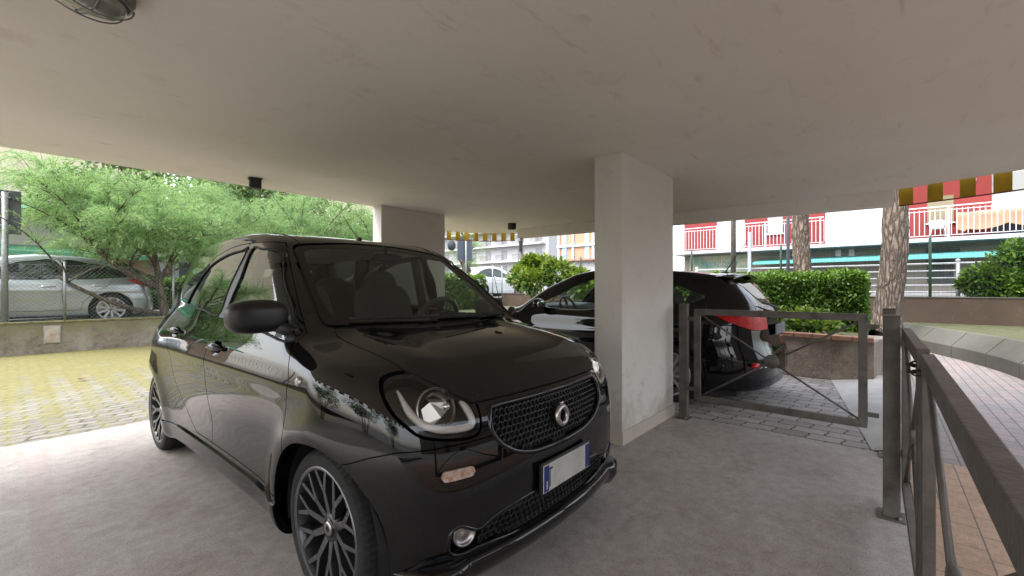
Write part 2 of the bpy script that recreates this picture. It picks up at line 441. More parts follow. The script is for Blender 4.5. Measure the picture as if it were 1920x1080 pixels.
# ---------------------------------------------------------------- wheels
def tyre_mb(r, w, rr, groove=True):
    mb = MB(); n = 96; h = w / 2
    prof = [(rr, -h + .02), (rr + .006, -h + .006), (rr + .02, -h), (r - .045, -h - .002), (r - .02, -h + .004), (r - .006, -h + .018), (r - .001, -h + .034)]
    xs = [-.032, .0, .032] if groove else []
    prof += [(r, -h + .045)]
    for x in xs:
        prof += [(r, x - .006), (r - .008, x - .004), (r - .008, x + .004), (r, x + .006)]
    prof += [(r, h - .045), (r - .001, h - .034), (r - .006, h - .018), (r - .02, h - .004), (r - .045, h + .002), (rr + .02, h), (rr + .006, h - .006), (rr, h - .02)]
    m = len(prof); vs = []; fs = []
    seg = 144
    for k in range(seg):
        for i, (q, x) in enumerate(prof):
            t = 2 * math.pi * (k + (abs(x) / h) * .8) / seg
            if groove and k % 2 and q > r - .009 and abs(x) > .02: q -= .006
            vs.append((x, q * math.cos(t), q * math.sin(t)))
    for k in range(seg):
        l = (k + 1) % seg
        for i in range(m - 1): fs.append((k * m + i, k * m + i + 1, l * m + i + 1, l * m + i))
    mb.add(vs, fs, 0, False); mb.sm = [(i % (m - 1)) in (0, 1, 2, 3, m - 5, m - 4, m - 3, m - 2) for i in range(len(mb.f))]
    return mb
def spoke_wheel(parent, x, y, z, r, w, rr, side, style='y'):
    """wheel group under the car; the outer face looks along side * x"""
    root = bpy.data.objects.new('wheel', None); COL.objects.link(root); root.parent = parent; root.location = (x, y, z)
    root.rotation_euler = (random.uniform(0, 6), 0, 0); root.empty_display_size = .1
    tyre_mb(r, w, rr, style == 'y').build('tyre', M_RUB, root)
    f = side * (w / 2 - .008)
    rim = MB()
    rim.lathe([(rr + .012, f + side * .004), (rr + .008, f + side * .008), (rr - .004, f), (rr - .012, f - side * .02), (rr - .025, f - side * .11), (rr - .02, -f)], 72)
    dk = M_RIMD if style == 'y' else M_ALU
    rim.build('rim', dk, root, weld=True)
    face = MB()
    face.lathe([(rr + .012, f + side * .0045), (rr + .009, f + side * .0085), (rr - .003, f + side * .003)], 72)
    def spoke(a0, r0, a1, r1, w0, w1, d0, d1, th=.018):
        """tapered bar in the wheel plane from polar (a0, r0) to (a1, r1); face and sides go to separate meshes"""
        p = (r0 * math.cos(a0), r0 * math.sin(a0)); q = (r1 * math.cos(a1), r1 * math.sin(a1)); dx, dy = q[0] - p[0], q[1] - p[1]; L = math.hypot(dx, dy); nx_, ny_ = -dy / L, dx / L
        vs = []
        for (c, ww, d) in ((p, w0, d0), (q, w1, d1)):
            for s, t in ((-1, 0), (1, 0), (1.5, 1), (-1.5, 1)):
                vs.append((f - side * (d + t * th), c[0] + nx_ * s * ww / 2, c[1] + ny_ * s * ww / 2))
        fc = [(0, 1, 5, 4)]; sdv = [(1, 2, 6, 5), (3, 0, 4, 7), (2, 3, 7, 6), (4, 5, 6, 7), (0, 3, 2, 1)]
        face.add(vs, fc); spk.add(vs, sdv)
    spk = MB()
    if style == 'y':
        for k in range(10):
            a = 2 * math.pi * k / 10; rj = rr * (.56 if k % 2 else .66); da = math.pi / 10 * .92
            spoke(a, .05, a, rj, .026, .021, .022, .008, .03)
            for s in (-1, 1): spoke(a + s * .03, rj - .004, a + s * da * .62, rr, .018, .014, .008, .0, .024)
    else:
        for k in range(10):
            a = 2 * math.pi * k / 10
            spoke(a, .05, a, rr, .03, .036, .012, .0, .03)
    face.build('spoke_face', M_RIMF if style == 'y' else M_ALU, root)
    spk.lathe([(.0, f - side * .02), (.052, f - side * .022), (.062, f - side * .035), (.062, f - side * .07)], 32)
    spk.lathe([(rr - .02, f - side * .10), (.0, f - side * .10)], 24)
    spk.build('spoke', dk, root)
    cap = MB()
    cap.lathe([(.0, f - side * .014), (.012, f - side * .014)], 24, 1); cap.lathe([(.012, f - side * .012), (.022, f - side * .010), (.026, f - side * .014)], 24, 0); cap.lathe([(.026, f - side * .016), (.034, f - side * .018), (.036, f - side * .024)], 24, 1)
    cap.build('hub_cap', [M_SATIN, M_GLOSSB], root)
    hub = MB(); hub.lathe([(0.0, 0), (.135, 0), (.135, side * .02), (0, side * .02)], 40); hub.build('brake_disc', M_SATIN, root)
    return root
def liner(parent, x0, x1, y, z, r, m=None):
    mb = MB(); n = 22; vs = []; fs = []
    for i in range(n + 1):
        a = R(-12) + R(204) * i / n
        for x in (x0, x1): vs.append((x, y + r * math.cos(a), z + r * math.sin(a)))
    fs = [(2 * i, 2 * i + 1, 2 * i + 3, 2 * i + 2) for i in range(n)]
    mb.add(vs, fs, 0, True)
    mb.add([(x1, y + r * math.cos(2 * math.pi * k / 24), z + r * math.sin(2 * math.pi * k / 24)) for k in range(24)], [tuple(range(24))])
    return mb.build('wheel_liner', m or M_SEAL, parent)
def hexmesh(S, inside, x0, x1, z0, z1, pitch, wall, depth, yoff, name, m, parent):
    """honeycomb set behind the opening: inside(x, z) True where cells go"""
    mb = MB(); row = 0; z = z0
    while z < z1:
        x = x0 + (pitch / 2 if row % 2 else 0)
        while x < x1:
            d = inside(x, z)
            if d < 0:
                o = np.array([[x, -.3, z]]); T = np.linspace(0, .8, 320); P = o + np.array([0, 1, 0]) * T[:, None]; v = S.f(P); yy = P[int(np.argmax(v < 0)), 1] + yoff
                sc = min(1, .45 + (-d) / .05)
                ro = pitch / math.sqrt(3); ri = (ro - wall) * sc
                vs = []
                for rad, dy in ((ro, 0), (ri, -.001), (ri * .93, depth)):
                    for k in range(6):
                        a = R(30 + 60 * k); vs.append((x + rad * math.cos(a), yy + dy, z + rad * math.sin(a)))
                fs = []
                for b in (0, 6):
                    for k in range(6): l = (k + 1) % 6; fs.append((b + k, b + l, b + 6 + l, b + 6 + k))
                mb.add(vs, fs)
            x += pitch
        z += pitch * .866; row += 1
    return mb.build(name, m, parent)
def pt_sdf(poly):
    g = poly_sdf(poly, 0, 1)
    return lambda x, z: float(g(np.array([[x, z, 0.]]))[0])
def ellipsoid_cloth(mb, c, d, rnd=3.0, n=14, mi=0, M=None):
    """superellipsoid block for cushions, mirrors and housings"""
    vs = []; fs = []
    def sp(a, e): return math.copysign(abs(a) ** e, a)
    e = 2 / rnd
    for i in range(n + 1):
        u = -math.pi / 2 + math.pi * i / n
        for k in range(2 * n):
            t = math.pi * k / n
            p = Vector((c[0] + d[0] * sp(math.cos(u), e) * sp(math.cos(t), e), c[1] + d[1] * sp(math.cos(u), e) * sp(math.sin(t), e), c[2] + d[2] * sp(math.sin(u), e)))
            vs.append(M @ p if M else p)
    for i in range(n):
        for k in range(2 * n): fs.append((i * 2 * n + k, i * 2 * n + (k + 1) % (2 * n), (i + 1) * 2 * n + (k + 1) % (2 * n), (i + 1) * 2 * n + k))
    return mb.add(vs, fs, mi, True)
def seat(parent, x, y, z, top, w=.24, head=False, m=None):
    m = m or M_SEAT
    b = MB(); T = Matrix.Translation((x, y, z)) @ Matrix.Rotation(R(-14), 4, 'X')
    ellipsoid_cloth(b, (0, 0, .30), (w, .065, .32), 4, M=T); bk = b.build('seat_backrest', m, parent)
    c = MB(); ellipsoid_cloth(c, (x, y - .24, z - .01), (w, .26, .08), 4); c.build('seat_cushion', m, parent)
    h = MB(); ellipsoid_cloth(h, (0, 0, top), (.135, .05, .085 if head else .13), 3, M=T); hd = h.build('headrest', m, parent)
    p = MB()
    for s in (-1, 1): p.tube([T @ Vector((s * .05, 0, top - .16)), T @ Vector((s * .05, 0, top - .04))], .007, 8)
    p.build('headrest_post', M_CHROME, hd)
def steering_wheel(parent, c, r, tilt=25, m=None):
    T = Matrix.Translation(c) @ Matrix.Rotation(R(-90 + tilt), 4, 'X')
    mb = MB(); mb.tube([T @ Vector((r * math.cos(2 * math.pi * k / 40), r * math.sin(2 * math.pi * k / 40), 0)) for k in range(40)], .016, 10, closed=True)
    for a in (0, 180, 270): mb.bar(T @ Vector((0, 0, -.01)), T @ Vector((r * math.cos(R(a)), r * math.sin(R(a)), 0)), .045, .015, up=T.to_3x3() @ Vector((0, 0, 1)))
    ellipsoid_cloth(mb, (0, 0, 0), (.07, .06, .03), 3, M=T)
    return mb.build('steering_wheel', m or M_TRIM, parent)

# ---------------------------------------------------------------- the small black hatchback in front
def build_smart():
    S = SMART; root = thing('parked_car', (1.5595, 1.0428, 0), 'glossy black small four door hatchback parked nose first under the ceiling in the foreground', 'car', rz=.01588)
    V, F = iso_mesh(S, (.95, -.12, 3.6, .12, 1.62), (.38, .55, 2.9, .5, .72), .014)
    K = Skin(S, V)
    # keep above the floor pan
    _, F = K.clip(F, lambda P: P[:, 2] - .0) if False else (None, F)
    PR = dict(flange=.012, flange_mat=M_SEAL)
    side = lambda s, lim=None: (lambda P: (S.Wz(P[:, 2]) - .07 if lim is None else lim) - P[:, 0] * s)
    fr_w = [(.86, .968), (.97, 1.072), (1.095, 1.172), (1.214, 1.266), (1.31, 1.341), (1.352, 1.374), (1.41, 1.397), (1.55, 1.410), (1.69, 1.416), (1.672, 1.25), (1.655, 1.037), (1.2, .996)]
    rr_w = [(1.765, 1.417), (1.84, 1.418), (2.07, 1.404), (2.27, 1.362), (2.36, 1.325), (2.43, 1.272), (2.515, 1.165), (2.54, 1.095), (2.45, 1.083), (2.1, 1.062), (1.81, 1.046), (1.79, 1.2)]
    fd = [(.83, .335), (.785, .42), (.762, .52), (.752, .68), (.75, .83), (.80, .905), (.845, .955), (.895, 1.062), (1.055, 1.203), (1.175, 1.305), (1.265, 1.375), (1.335, 1.420), (1.43, 1.443), (1.60, 1.452), (1.765, 1.457), (1.785, 1.25), (1.808, 1.04), (1.80, .87), (1.795, .6), (1.805, .42), (1.81, .335)]
    rd = [(1.812, .335), (1.807, .42), (1.797, .6), (1.802, .87), (1.81, 1.04), (1.787, 1.25), (1.767, 1.457), (1.90, 1.459), (2.08, 1.447), (2.29, 1.408), (2.42, 1.345), (2.53, 1.245), (2.60, 1.13), (2.665, 1.02), (2.70, .95), (2.64, .86), (2.51, .76), (2.43, .6), (2.32, .48), (2.17, .375), (2.08, .335)]
    for s in (-1, 1):
        for yc in S.wheels:
            ar, F = K.clip(F, lambda P: np.maximum(np.hypot(P[:, 1] - yc, P[:, 2] - S.wheel_z) - S.arch_r, .5 - P[:, 0] * s))
        W1, F = K.cutout(F, poly_sdf(catmull(fr_w, 5), 1, 2, side(s)), .006); W2, F = K.cutout(F, poly_sdf(catmull(rr_w, 5), 1, 2, side(s)), .006)
        D1, F = K.cutout(F, poly_sdf(fd, 1, 2, side(s)), .005); D2, F = K.cutout(F, poly_sdf(rd, 1, 2, side(s)), .005)
        SK, F = K.cutout(F, poly_sdf([(.86, .05), (.86, .30), (2.72, .30), (2.72, .05)], 1, 2, side(s, .6)), .003)
        BP, D1 = K.cutout(D1, poly_sdf([(1.668, 1.03), (1.70, 1.42), (1.785, 1.42), (1.81, 1.03)], 1, 2, side(s)), .003)
        K.build('side_skirt', SK, M_BLACK, root, flange=.03, off=.012)
        for nm, D, W, poly in (('front_door', D1, W1, fr_w), ('rear_door', D2, W2, rr_w)):
            yc = 1.655 if nm == 'front_door' else 2.50; zc = .878 if nm == 'front_door' else .915
            g = lambda P: np.maximum(np.hypot((P[:, 1] - yc) / 1.0, (P[:, 2] - zc) / .55) - .075, .5 - P[:, 0] * s)
            C, D = K.clip(D, g)
            dr = K.build(nm, D, M_BLACK, root, flange=.02)
            def dish(P, N):
                r = np.clip(np.hypot(P[:, 1] - yc, (P[:, 2] - zc) / .55) / .075, 0, 1); P2 = P - N * (.035 * (1 - r ** 2.2))[:, None]; q = P - np.array([0, yc, zc])
                q[:, 0] = 0; n2 = N - q * np.array([0, 1, 1 / .55]) * 8; return P2, n2 / np.linalg.norm(n2, axis=1)[:, None]
            K.build('handle_recess', C, M_BLACK, dr, disp=dish)
            pts = []
            for k in range(9):
                u = k / 8; yy = yc - .115 + .23 * u; p = surf_pt(S, (s * 1.1, yy, zc + .012 * math.sin(math.pi * u)), (-s, 0, 0)); pts.append(Vector(p) + Vector((s * (.002 + .028 * math.sin(math.pi * u) ** .6), 0, 0)))
            h = MB(); h.tube(pts, [.006, .013, .017, .018, .018, .018, .017, .013, .006], 10); h.v = [(a, b, c) for a, b, c in h.v]; h.build('door_handle', M_BLACK, dr)
            K.build('window_glass', W, M_GLD if nm == 'rear_door' else M_GLS, dr, off=-.004)
            ol = catmull(poly, 5); sl = MB(); sp = []
            for (yy, zz) in ol: sp.append(surf_pt(S, (s * 1.1, yy, zz), (-s, 0, 0)))
            sl.tube(sp, .006, 6, closed=True); sl.build('window_seal', M_SEAL, dr)
            if nm == 'front_door': K.build('pillar_trim', BP, M_TRIM, dr, flange=.008)
    # roof panel, glass, hood
    ws = [(0, 1.470), (.2, 1.465), (.36, 1.450), (.45, 1.440), (.500, 1.430), (.534, 1.408), (.543, 1.375), (.560, 1.314), (.586, 1.208), (.606, 1.11), (.618, 1.055), (.612, 1.03), (.57, 1.018), (.3, 1.012), (0, 1.012)]
    ws = ws + [(-a, b) for a, b in ws[::-1][1:-1]]
    WS, F = K.cutout(F, poly_sdf(catmull(ws, 5), 0, 2, lambda P: P[:, 1] - 1.7), .013)
    wi = [(0, 1.437), (.25, 1.43), (.42, 1.415), (.478, 1.402), (.496, 1.375), (.523, 1.284), (.553, 1.178), (.562, 1.10), (.545, 1.055), (.47, 1.038), (.3, 1.028), (0, 1.026)]; wi = wi + [(-a, b) for a, b in wi[::-1][1:-1]]
    WG, WB = K.cutout(WS, poly_sdf(catmull(wi, 5), 0, 2, lambda P: P[:, 1] - 1.7), .0)
    RG, F = K.cutout(F, poly_sdf(catmull([(-.42, 1.07), (-.48, 1.12), (-.43, 1.34), (-.36, 1.38), (.36, 1.38), (.43, 1.34), (.48, 1.12), (.42, 1.07)], 5), 0, 2, lambda P: 3. - P[:, 1]), .006)
    hood = [(0, .722), (.2, .738), (.38, .785), (.50, .812), (.585, .848), (.605, .78), (.605, .55), (.60, .32), (.56, .23), (.50, .15), (.43, .09), (.38, .055), (0, -.10)]
    hood = hood + [(-a, b) for a, b in hood[::-1][1:-1]]
    HD, F = K.cutout(F, poly_sdf(hood, 0, 1, lambda P: .772 - P[:, 2]), .006)
    cw = [(0, .728), (.2, .744), (.38, .791), (.50, .818), (.60, .860), (.68, .95), (.60, .95), (.4, .86), (0, .79)]; cw += [(-a, b) for a, b in cw[::-1][1:-1]]
    CW, F = K.cutout(F, poly_sdf(cw, 0, 1, lambda P: .93 - P[:, 2]), .0)
    hl = [(.697, .858), (.664, .877), (.608, .884), (.549, .875), (.5, .853), (.455, .822), (.436, .787), (.437, .742), (.448, .694), (.470, .672), (.523, .667), (.602, .678), (.657, .695), (.687, .726), (.71, .769), (.714, .816)]
    HL = {}
    for s in (-1, 1): HL[s], F = K.cutout(F, poly_sdf(catmull([(s * a, b) for a, b in hl], 5), 0, 2, lambda P: P[:, 1] - .7), .010)
    gr = [(.385, .742), (.36, .748), (.215, .748), (0, .748)]; lo = [(.402, .70), (.400, .665), (.369, .618), (.301, .575), (.203, .548), (.1, .540)]
    gr = [(0, .748)] + [(.215, .748), (.36, .748), (.388, .738)] + lo + [(0, .538)]; gr = gr + [(-a, b) for a, b in gr[::-1][1:-1]]
    gp = catmull(gr, 4); GR, F = K.cutout(F, poly_sdf(gp, 0, 2, lambda P: P[:, 1] - .6), .0)
    lg = [(0, .392), (.25, .385), (.40, .365), (.47, .34), (.545, .375), (.58, .35), (.575, .29), (.53, .265), (.44, .268), (.25, .248), (0, .238)]; lg = lg + [(-a, b) for a, b in lg[::-1][1:-1]]
    lp = catmull(lg, 4); LG, F = K.cutout(F, poly_sdf(lp, 0, 2, lambda P: P[:, 1] - .6), .0)
    TS = {}
    for s in (-1, 1): TS[s], F = K.cutout(F, lambda P: np.maximum(np.hypot(np.maximum(np.abs(P[:, 0] - s * .552 ) - .042, 0), (P[:, 2] - .556) * 1.0) - .020, P[:, 1] - .6), .004)
    BM, F = K.cutout(F, poly_sdf([(-.2, .0), (-.2, .655), (.05, .655), (.19, .648), (.27, .625), (.35, .595), (.44, .57), (.5, .0)], 1, 2), .004)
    K.build('windshield', WG, M_GLS, root); fb = K.build('windshield_border', WB, M_GLOSSB, root, flange=.008); K.build('rear_window', RG, M_GLD, root)
    K.build('hood', HD, M_BLACK, root, **PR); K.build('cowl', CW, M_TRIM, root); K.build('front_bumper', BM, M_BLACK, root, flange=.03)
    K.build('body', F, M_BLACK, root, flange=.03)
    # roof seams
    for s in (-1, 1):
        sm = MB(); pts = []
        for k in range(30):
            u = k / 29; yy = 1.43 + u * 1.75; xx = .475 + .03 * u
            pts.append(surf_pt(S, (s * xx, yy, 1.8), (0, 0, -1)))
        sm.tube(pts, .0035, 6); sm.build('roof_seam', M_SEAL, root)
    # headlights
    for s in (-1, 1):
        lens = K.build('headlight', HL[s], M_LENS, root, flange=.02, flange_mat=M_SEAL)
        K.build('lamp_housing', HL[s], M_HOUS, lens, off=-.062)
        # light guide: a U that follows the lower edge
        ug = [(.664, .842), (.668, .80), (.662, .762), (.640, .733), (.600, .712), (.545, .703), (.495, .702), (.470, .710), (.466, .742), (.476, .790)]
        pts = []
        for (a, b) in catmull([(a, b, 0) for a, b in ug], 5, False) and [(p[0], p[1]) for p in catmull([(a, b, 0) for a, b in ug], 5, False)]:
            p = surf_pt(S, (s * a, -.3, b), (0, 1, 0)); n = S.grad(p[None])[0]; pts.append(tuple(p - n * .018))
        g = MB(); nn = len(pts); g.tube(pts, [.004 + .0095 * min(1, 6 * k / nn, 8 * (nn - 1 - k) / nn + .5) for k in range(nn)], 10); g.build('light_guide', M_DRL, lens)
        c = surf_pt(S, (s * .575, -.3, .785), (0, 1, 0)); n = S.grad(c[None])[0]; nv = Vector(n); nv = (nv + Vector((0, -1.2, -.1))).normalized()
        cc = Vector(c) - Vector(n) * .046
        T = Matrix.Translation(cc) @ nv.to_track_quat('X', 'Z').to_matrix().to_4x4()
        b = MB(); b.lathe([(.077, .024), (.080, .022), (.078, .004), (.072, .0), (.070, .016), (.074, .024)], 48, M=T); b.build('lamp_ring', M_SATIN, lens)
        b = MB(); b.lathe([(.070, .012), (.058, -.012), (.030, -.022), (.0, -.024)], 40, M=T); b.build('lamp_bowl', mat('bowl_dark', (.16, .15, .14), .12, metal=.9), lens)
        b = MB()
        b.add([T @ Vector(q) for q in ((.012, -.05 * s, .018), (.014, .02 * s, .03), (.022, .062 * s, .012), (.022, .056 * s, -.04), (.015, .018 * s, -.046), (.010, -.02 * s, -.03), (.012, -.045 * s, -.012))], [tuple(range(7))])
        b.add([T @ Vector(q) for q in ((.012, -.05 * s, .018), (-.01, -.06 * s, .03), (-.01, .02 * s, .045), (.014, .02 * s, .03))], [(0, 1, 2, 3)])
        b.build('reflector', M_REFL, lens)
        b = MB(); b.sphere(tuple(T @ Vector((.012, -.046 * s, .004))), .014, 14, 10); b.build('bulb', M_CHROME, lens)
        # turn signal, fog lamp, side repeater
        ts = K.build('turn_signal', TS[s], M_WLENS, root, off=.003, flange=.01)
        p = surf_pt(S, (s * .515, -.3, .332), (0, 1, 0)); n = Vector((s * .35, -1, 0)).normalized(); T = Matrix.Translation(Vector(p) + Vector((0, .022, 0))) @ n.to_track_quat('X', 'Z').to_matrix().to_4x4()
        b = MB(); b.lathe([(.0, .006), (.012, .006), (.03, -.012), (.036, .006), (.041, .010), (.044, .004), (.046, -.02)], 32, M=T); fo = b.build('fog_lamp', M_SATIN, root)
        b = MB(); b.lathe([(.0, .016), (.02, .014), (.036, .007)], 28, M=T); b.build('lamp_lens', M_LENS, fo)
        p = surf_pt(S, (s * 1.1, .667, .835), (-s, 0, 0)); b = MB(); T = Matrix.Translation(p) @ Vector((s, 0, 0)).to_track_quat('X', 'Z').to_matrix().to_4x4()
        b.lathe([(.0, .009), (.012, .008), (.018, .005), (.0205, -.006)], 28, M=T); rp = b.build('side_repeater', M_SATIN, root)
        b = MB(); b.lathe([(.0, .0105), (.010, .0098), (.0135, .0082)], 24, M=T); b.build('lamp_lens', M_DRL, rp)
    # grilles
    gin = pt_sdf([(a * .985, .645 + (b - .645) * .94) for a, b in gp]); 
    grl = bpy.data.objects.new('grille', None); COL.objects.link(grl); grl.parent = root
    hexmesh(S, lambda x, z: gin(x, z), -.40, .40, .545, .745, .0255, .0042, .016, .016, 'grille_mesh', M_TRIM, grl)
    K.build('grille_backing', GR, M_SEAL, grl, off=-.045)
    fr = MB(); pts = []
    for (a, b) in gp: p = surf_pt(S, (a, -.3, b), (0, 1, 0)); pts.append(tuple(p + np.array([0, .004, 0])))
    fr.tube(pts, .011, 8, closed=True); fr.build('grille_frame', M_GLOSSB, grl)
    p = surf_pt(S, (0, -.3, .645), (0, 1, 0)); T = Matrix.Translation(Vector(p) + Vector((0, -.002, 0))) @ Vector((0, -1, .08)).to_track_quat('X', 'Z').to_matrix().to_4x4()
    em = MB(); em.lathe([(.023, .0), (.0235, .008), (.028, .014), (.038, .0155), (.046, .011), (.049, .003), (.049, -.012), (.023, -.012)], 48, closed=True, M=T)
    em.build('emblem', M_SATIN, grl)
    em = MB(); c = T @ Vector((.004, 0, .052)); em.box(tuple(c), (.022, .012, .012)); em.build('emblem_hook', M_SATIN, grl, bevel=.003)
    lin = pt_sdf([(a * .99, .315 + (b - .315) * .9) for a, b in lp if True])
    lgr = bpy.data.objects.new('lower_grille', None); COL.objects.link(lgr); lgr.parent = root
    hexmesh(S, lambda x, z: max(lin(x, z), abs(x) - .455), -.47, .47, .24, .40, .028, .0042, .018, .018, 'grille_mesh', M_TRIM, lgr)
    K.build('grille_backing', LG, M_SEAL, lgr, off=-.05)
    fr = MB(); pts = []
    for (a, b) in lp: p = surf_pt(S, (a, -.3, b), (0, 1, 0)); pts.append(tuple(p + np.array([0, .004, 0])))
    fr.tube(pts, .008, 8, closed=True); fr.build('grille_frame', M_GLOSSB, lgr)
    # plate with blue bands
    p = surf_pt(S, (0, -.3, .43), (0, 1, 0)); yb = p[1] - .022
    pl = MB(); pl.box((0, yb + .010, .433), (.375, .014, .122)); po = pl.build('plate_holder', M_TRIM, root, bevel=.003)
    b = MB(); b.box((0, yb, .433), (.36, .003, .11)); lpz = b.build('licence_plate', M_PLATE, root, bevel=.001)
    for sx in (-1, 1):
        b = MB(); b.box((sx * .160, yb - .002, .433), (.034, .002, .102)); b.build('blue_band', M_BLUE, lpz)
    b = MB(); b.box((-.160, yb - .0042, .408), (.005, .002, .030)); b.build('country_letter', M_PLATE, lpz)
    b = MB(); b.box((-.136, yb - .0018, .433), (.006, .0015, .075)); b.box((-.128, yb - .0018, .467), (.020, .0015, .008)); b.build('plate_character', M_INK, lpz)
    # splitter under the bumper
    b = MB(); prof = []; rows = []
    for k in range(61):
        x = -.72 + 1.44 * k / 60; q = surf_pt(S, (x, -.4, .22), (0, 1, 0), 500, 1.4); yy = q[1]
        e = sstep(.50, .60, abs(x)); ed = 1 - sstep(.67, .72, abs(x)) * .8
        o = (.045 + .030 * e) * ed
        rows.append([(x, yy + .02, .256), (x, yy - o * .75, .250), (x, yy - o, .238), (x, yy - o * .98, .215 - .03 * e), (x, yy - o * .55, .178 - .045 * e), (x, yy + .01, .140 - .035 * e), (x, yy + .22, .135 - .03 * e)])
    vs = [p for r in rows for p in r]; n = 7
    b.add(vs, [(i * n + j, (i + 1) * n + j, (i + 1) * n + j + 1, i * n + j + 1) for i in range(60) for j in range(n - 1)], 0, True)
    b.build('front_splitter', M_BLACK, root)
    # floor pan and inner tub keep the underside dark
    b = MB(); b.b2((-.70, .10, .17), (.70, 3.3, .20)); b.b2((-.42, .12, .2), (.42, .85, .80)); b.b2((-.45, 2.75, .2), (.45, 3.3, .72)); b.build('floor_pan', M_SEAL, root)
    for s in (-1, 1):
        for yc in S.wheels:
            spoke_wheel(root, s * (.79 - .10), yc, .293, .295, .205, .222, s); liner(root, s * (.775 if yc < 1 else .75), s * .50, yc, .293, .337)
    for o in root.children:
        if o.name.startswith('wheel') and o.type == 'EMPTY': o.rotation_euler = (R(9) if o.location.y < 1 else R(27), 0, 0)
    # mirrors
    for s in (-1, 1):
        b = MB(); 
        T = Matrix.Translation((s * .862, .965, 1.075)) @ Matrix.Rotation(R(-8 * s), 4, 'Z')
        if s > 0: T = Matrix.Translation((.765, 1.14, 1.06)) @ Matrix.Rotation(R(82), 4, 'Z')   # this one is folded in
        ellipsoid_cloth(b, (0, 0, 0), (.122, .062, .070), 3.0, 20, M=T)
        if s < 0: b.v = [(x, y if y < .965 else .965 + (y - .965) * .6, z) for x, y, z in b.v]
        mo = b.build('side_mirror', M_TRIM, root)
        b = MB(); b.tube([(s * .80, .955, 1.04), (s * .745, .935, 1.008), (s * .70, .93, .99)], [.03, .026, .03], 12); b.build('mirror_arm', M_TRIM, mo)
        b = MB(); ellipsoid_cloth(b, (0, 0, 0), (.10, .004, .058), 3, 14, M=Matrix.Translation((s * .862, 1.002, 1.075)) if s < 0 else T @ Matrix.Translation((0, .06, 0))); b.build('mirror_glass', M_MIRR, mo)
        b = MB(); tri = [(.83, .965), (1.0, .982), (.985, 1.075), (.92, 1.02)]
        pts = [surf_pt(S, (s * 1.1, y, z), (-s, 0, 0)) + np.array([s * .006, 0, 0]) for y, z in tri]
        b.add(pts, [(0, 1, 2, 3)]); b.add([q + np.array([-s * .012, 0, 0]) for q in pts], [(0, 1, 2, 3)]); b.build('mirror_base', M_TRIM, mo)
    # wipers, antenna
    for (x0, x1, z1) in ((.30, -.50, .0), (.56, .02, .0)):
        pts = []
        for k in range(13):
            u = k / 12; x = x0 + (x1 - x0) * u; p = surf_pt(S, (x, .2, 1.005 + .020 * u + .012), (0, 1, 0), 600, 1.2); n = S.grad(p[None])[0]; pts.append(tuple(p + n * .018))
        b = MB(); b.tube(pts, [.011] * 4 + [.008] * 9, 6)
        for q in (pts[0],): b.sphere((q[0], q[1] - .01, q[2] - .004), .016, 10, 8)
        b.build('wiper', M_TRIMR, root)
    for x in (-.1, .22):
        p = surf_pt(S, (x, -.1, .975 - .0), (0, 1, 0)); q = surf_pt(S, (x, .71, 1.4), (0, 0, -1)); b = MB(); b.sphere((q[0], q[1], q[2] + .003), (.014, .012, .007), 12, 8); b.build('washer_nozzle', M_TRIMR, root)
    b = MB(); b.tube([(0, 1.62, 1.52), (0, 1.72, 1.60), (0, 1.82, 1.70)], [.004, .0025, .0015], 6); b.sphere((0, 1.62, 1.525), (.012, .03, .014)); b.build('antenna', M_TRIM, root)
    # cabin
    b = MB(); b.b2((-.68, .80, .60), (.68, 1.12, .93)); T = None
    ellipsoid_cloth(b, (0, 1.02, .93), (.68, .24, .055), 4); b.build('dashboard', M_INT, root)
    b = MB(); ellipsoid_cloth(b, (.33, 1.02, .985), (.16, .10, .055), 2.6); ellipsoid_cloth(b, (.0, .98, .975), (.09, .08, .035), 2.4); b.build('instrument_pod', M_INT, root)
    b = MB(); 
    for xx in (-.03, .06): b.sphere((xx + .0, .92, 1.02), .032, 14, 10)
    b.build('dash_gauge', M_TRIM, root)
    steering_wheel(root, (.32, 1.22, .965), .178)
    seat(root, -.33, 1.72, .62, .60); seat(root, .33, 1.72, .62, .60); seat(root, -.31, 2.42, .62, .60, head=True); seat(root, .31, 2.42, .62, .60, head=True)
    b = MB(); b.b2((-.66, 2.55, .55), (.66, 2.66, 1.06)); b.b2((-.70, .9, .2), (-.66, 2.6, .90)); b.b2((.66, .9, .2), (.70, 2.6, .90)); b.build('cabin_trim', M_INT, root)
    b = MB(); ellipsoid_cloth(b, (.0, 1.30, 1.375), (.11, .018, .033), 3); b.tube([(0, 1.31, 1.39), (0, 1.33, 1.46)], .01, 8); b.build('rear_view_mirror', M_INT, root)
    HH, _ = K.clip(F, lambda P: 1.46 - P[:, 2]); K.build('headlining', HH, M_HEADL, root, off=-.03)
    for s in (-1, 1):
        for pts, r in (([(s * .66, 1.74, .9), (s * .60, 1.74, 1.2), (s * .55, 1.74, 1.42)], .035), ([(s * .66, 2.66, 1.0), (s * .58, 2.6, 1.25), (s * .52, 2.45, 1.42)], .05)):
            b = MB(); b.tube(pts, r, 8); b.build('pillar_lining', M_INT, root)
    return root
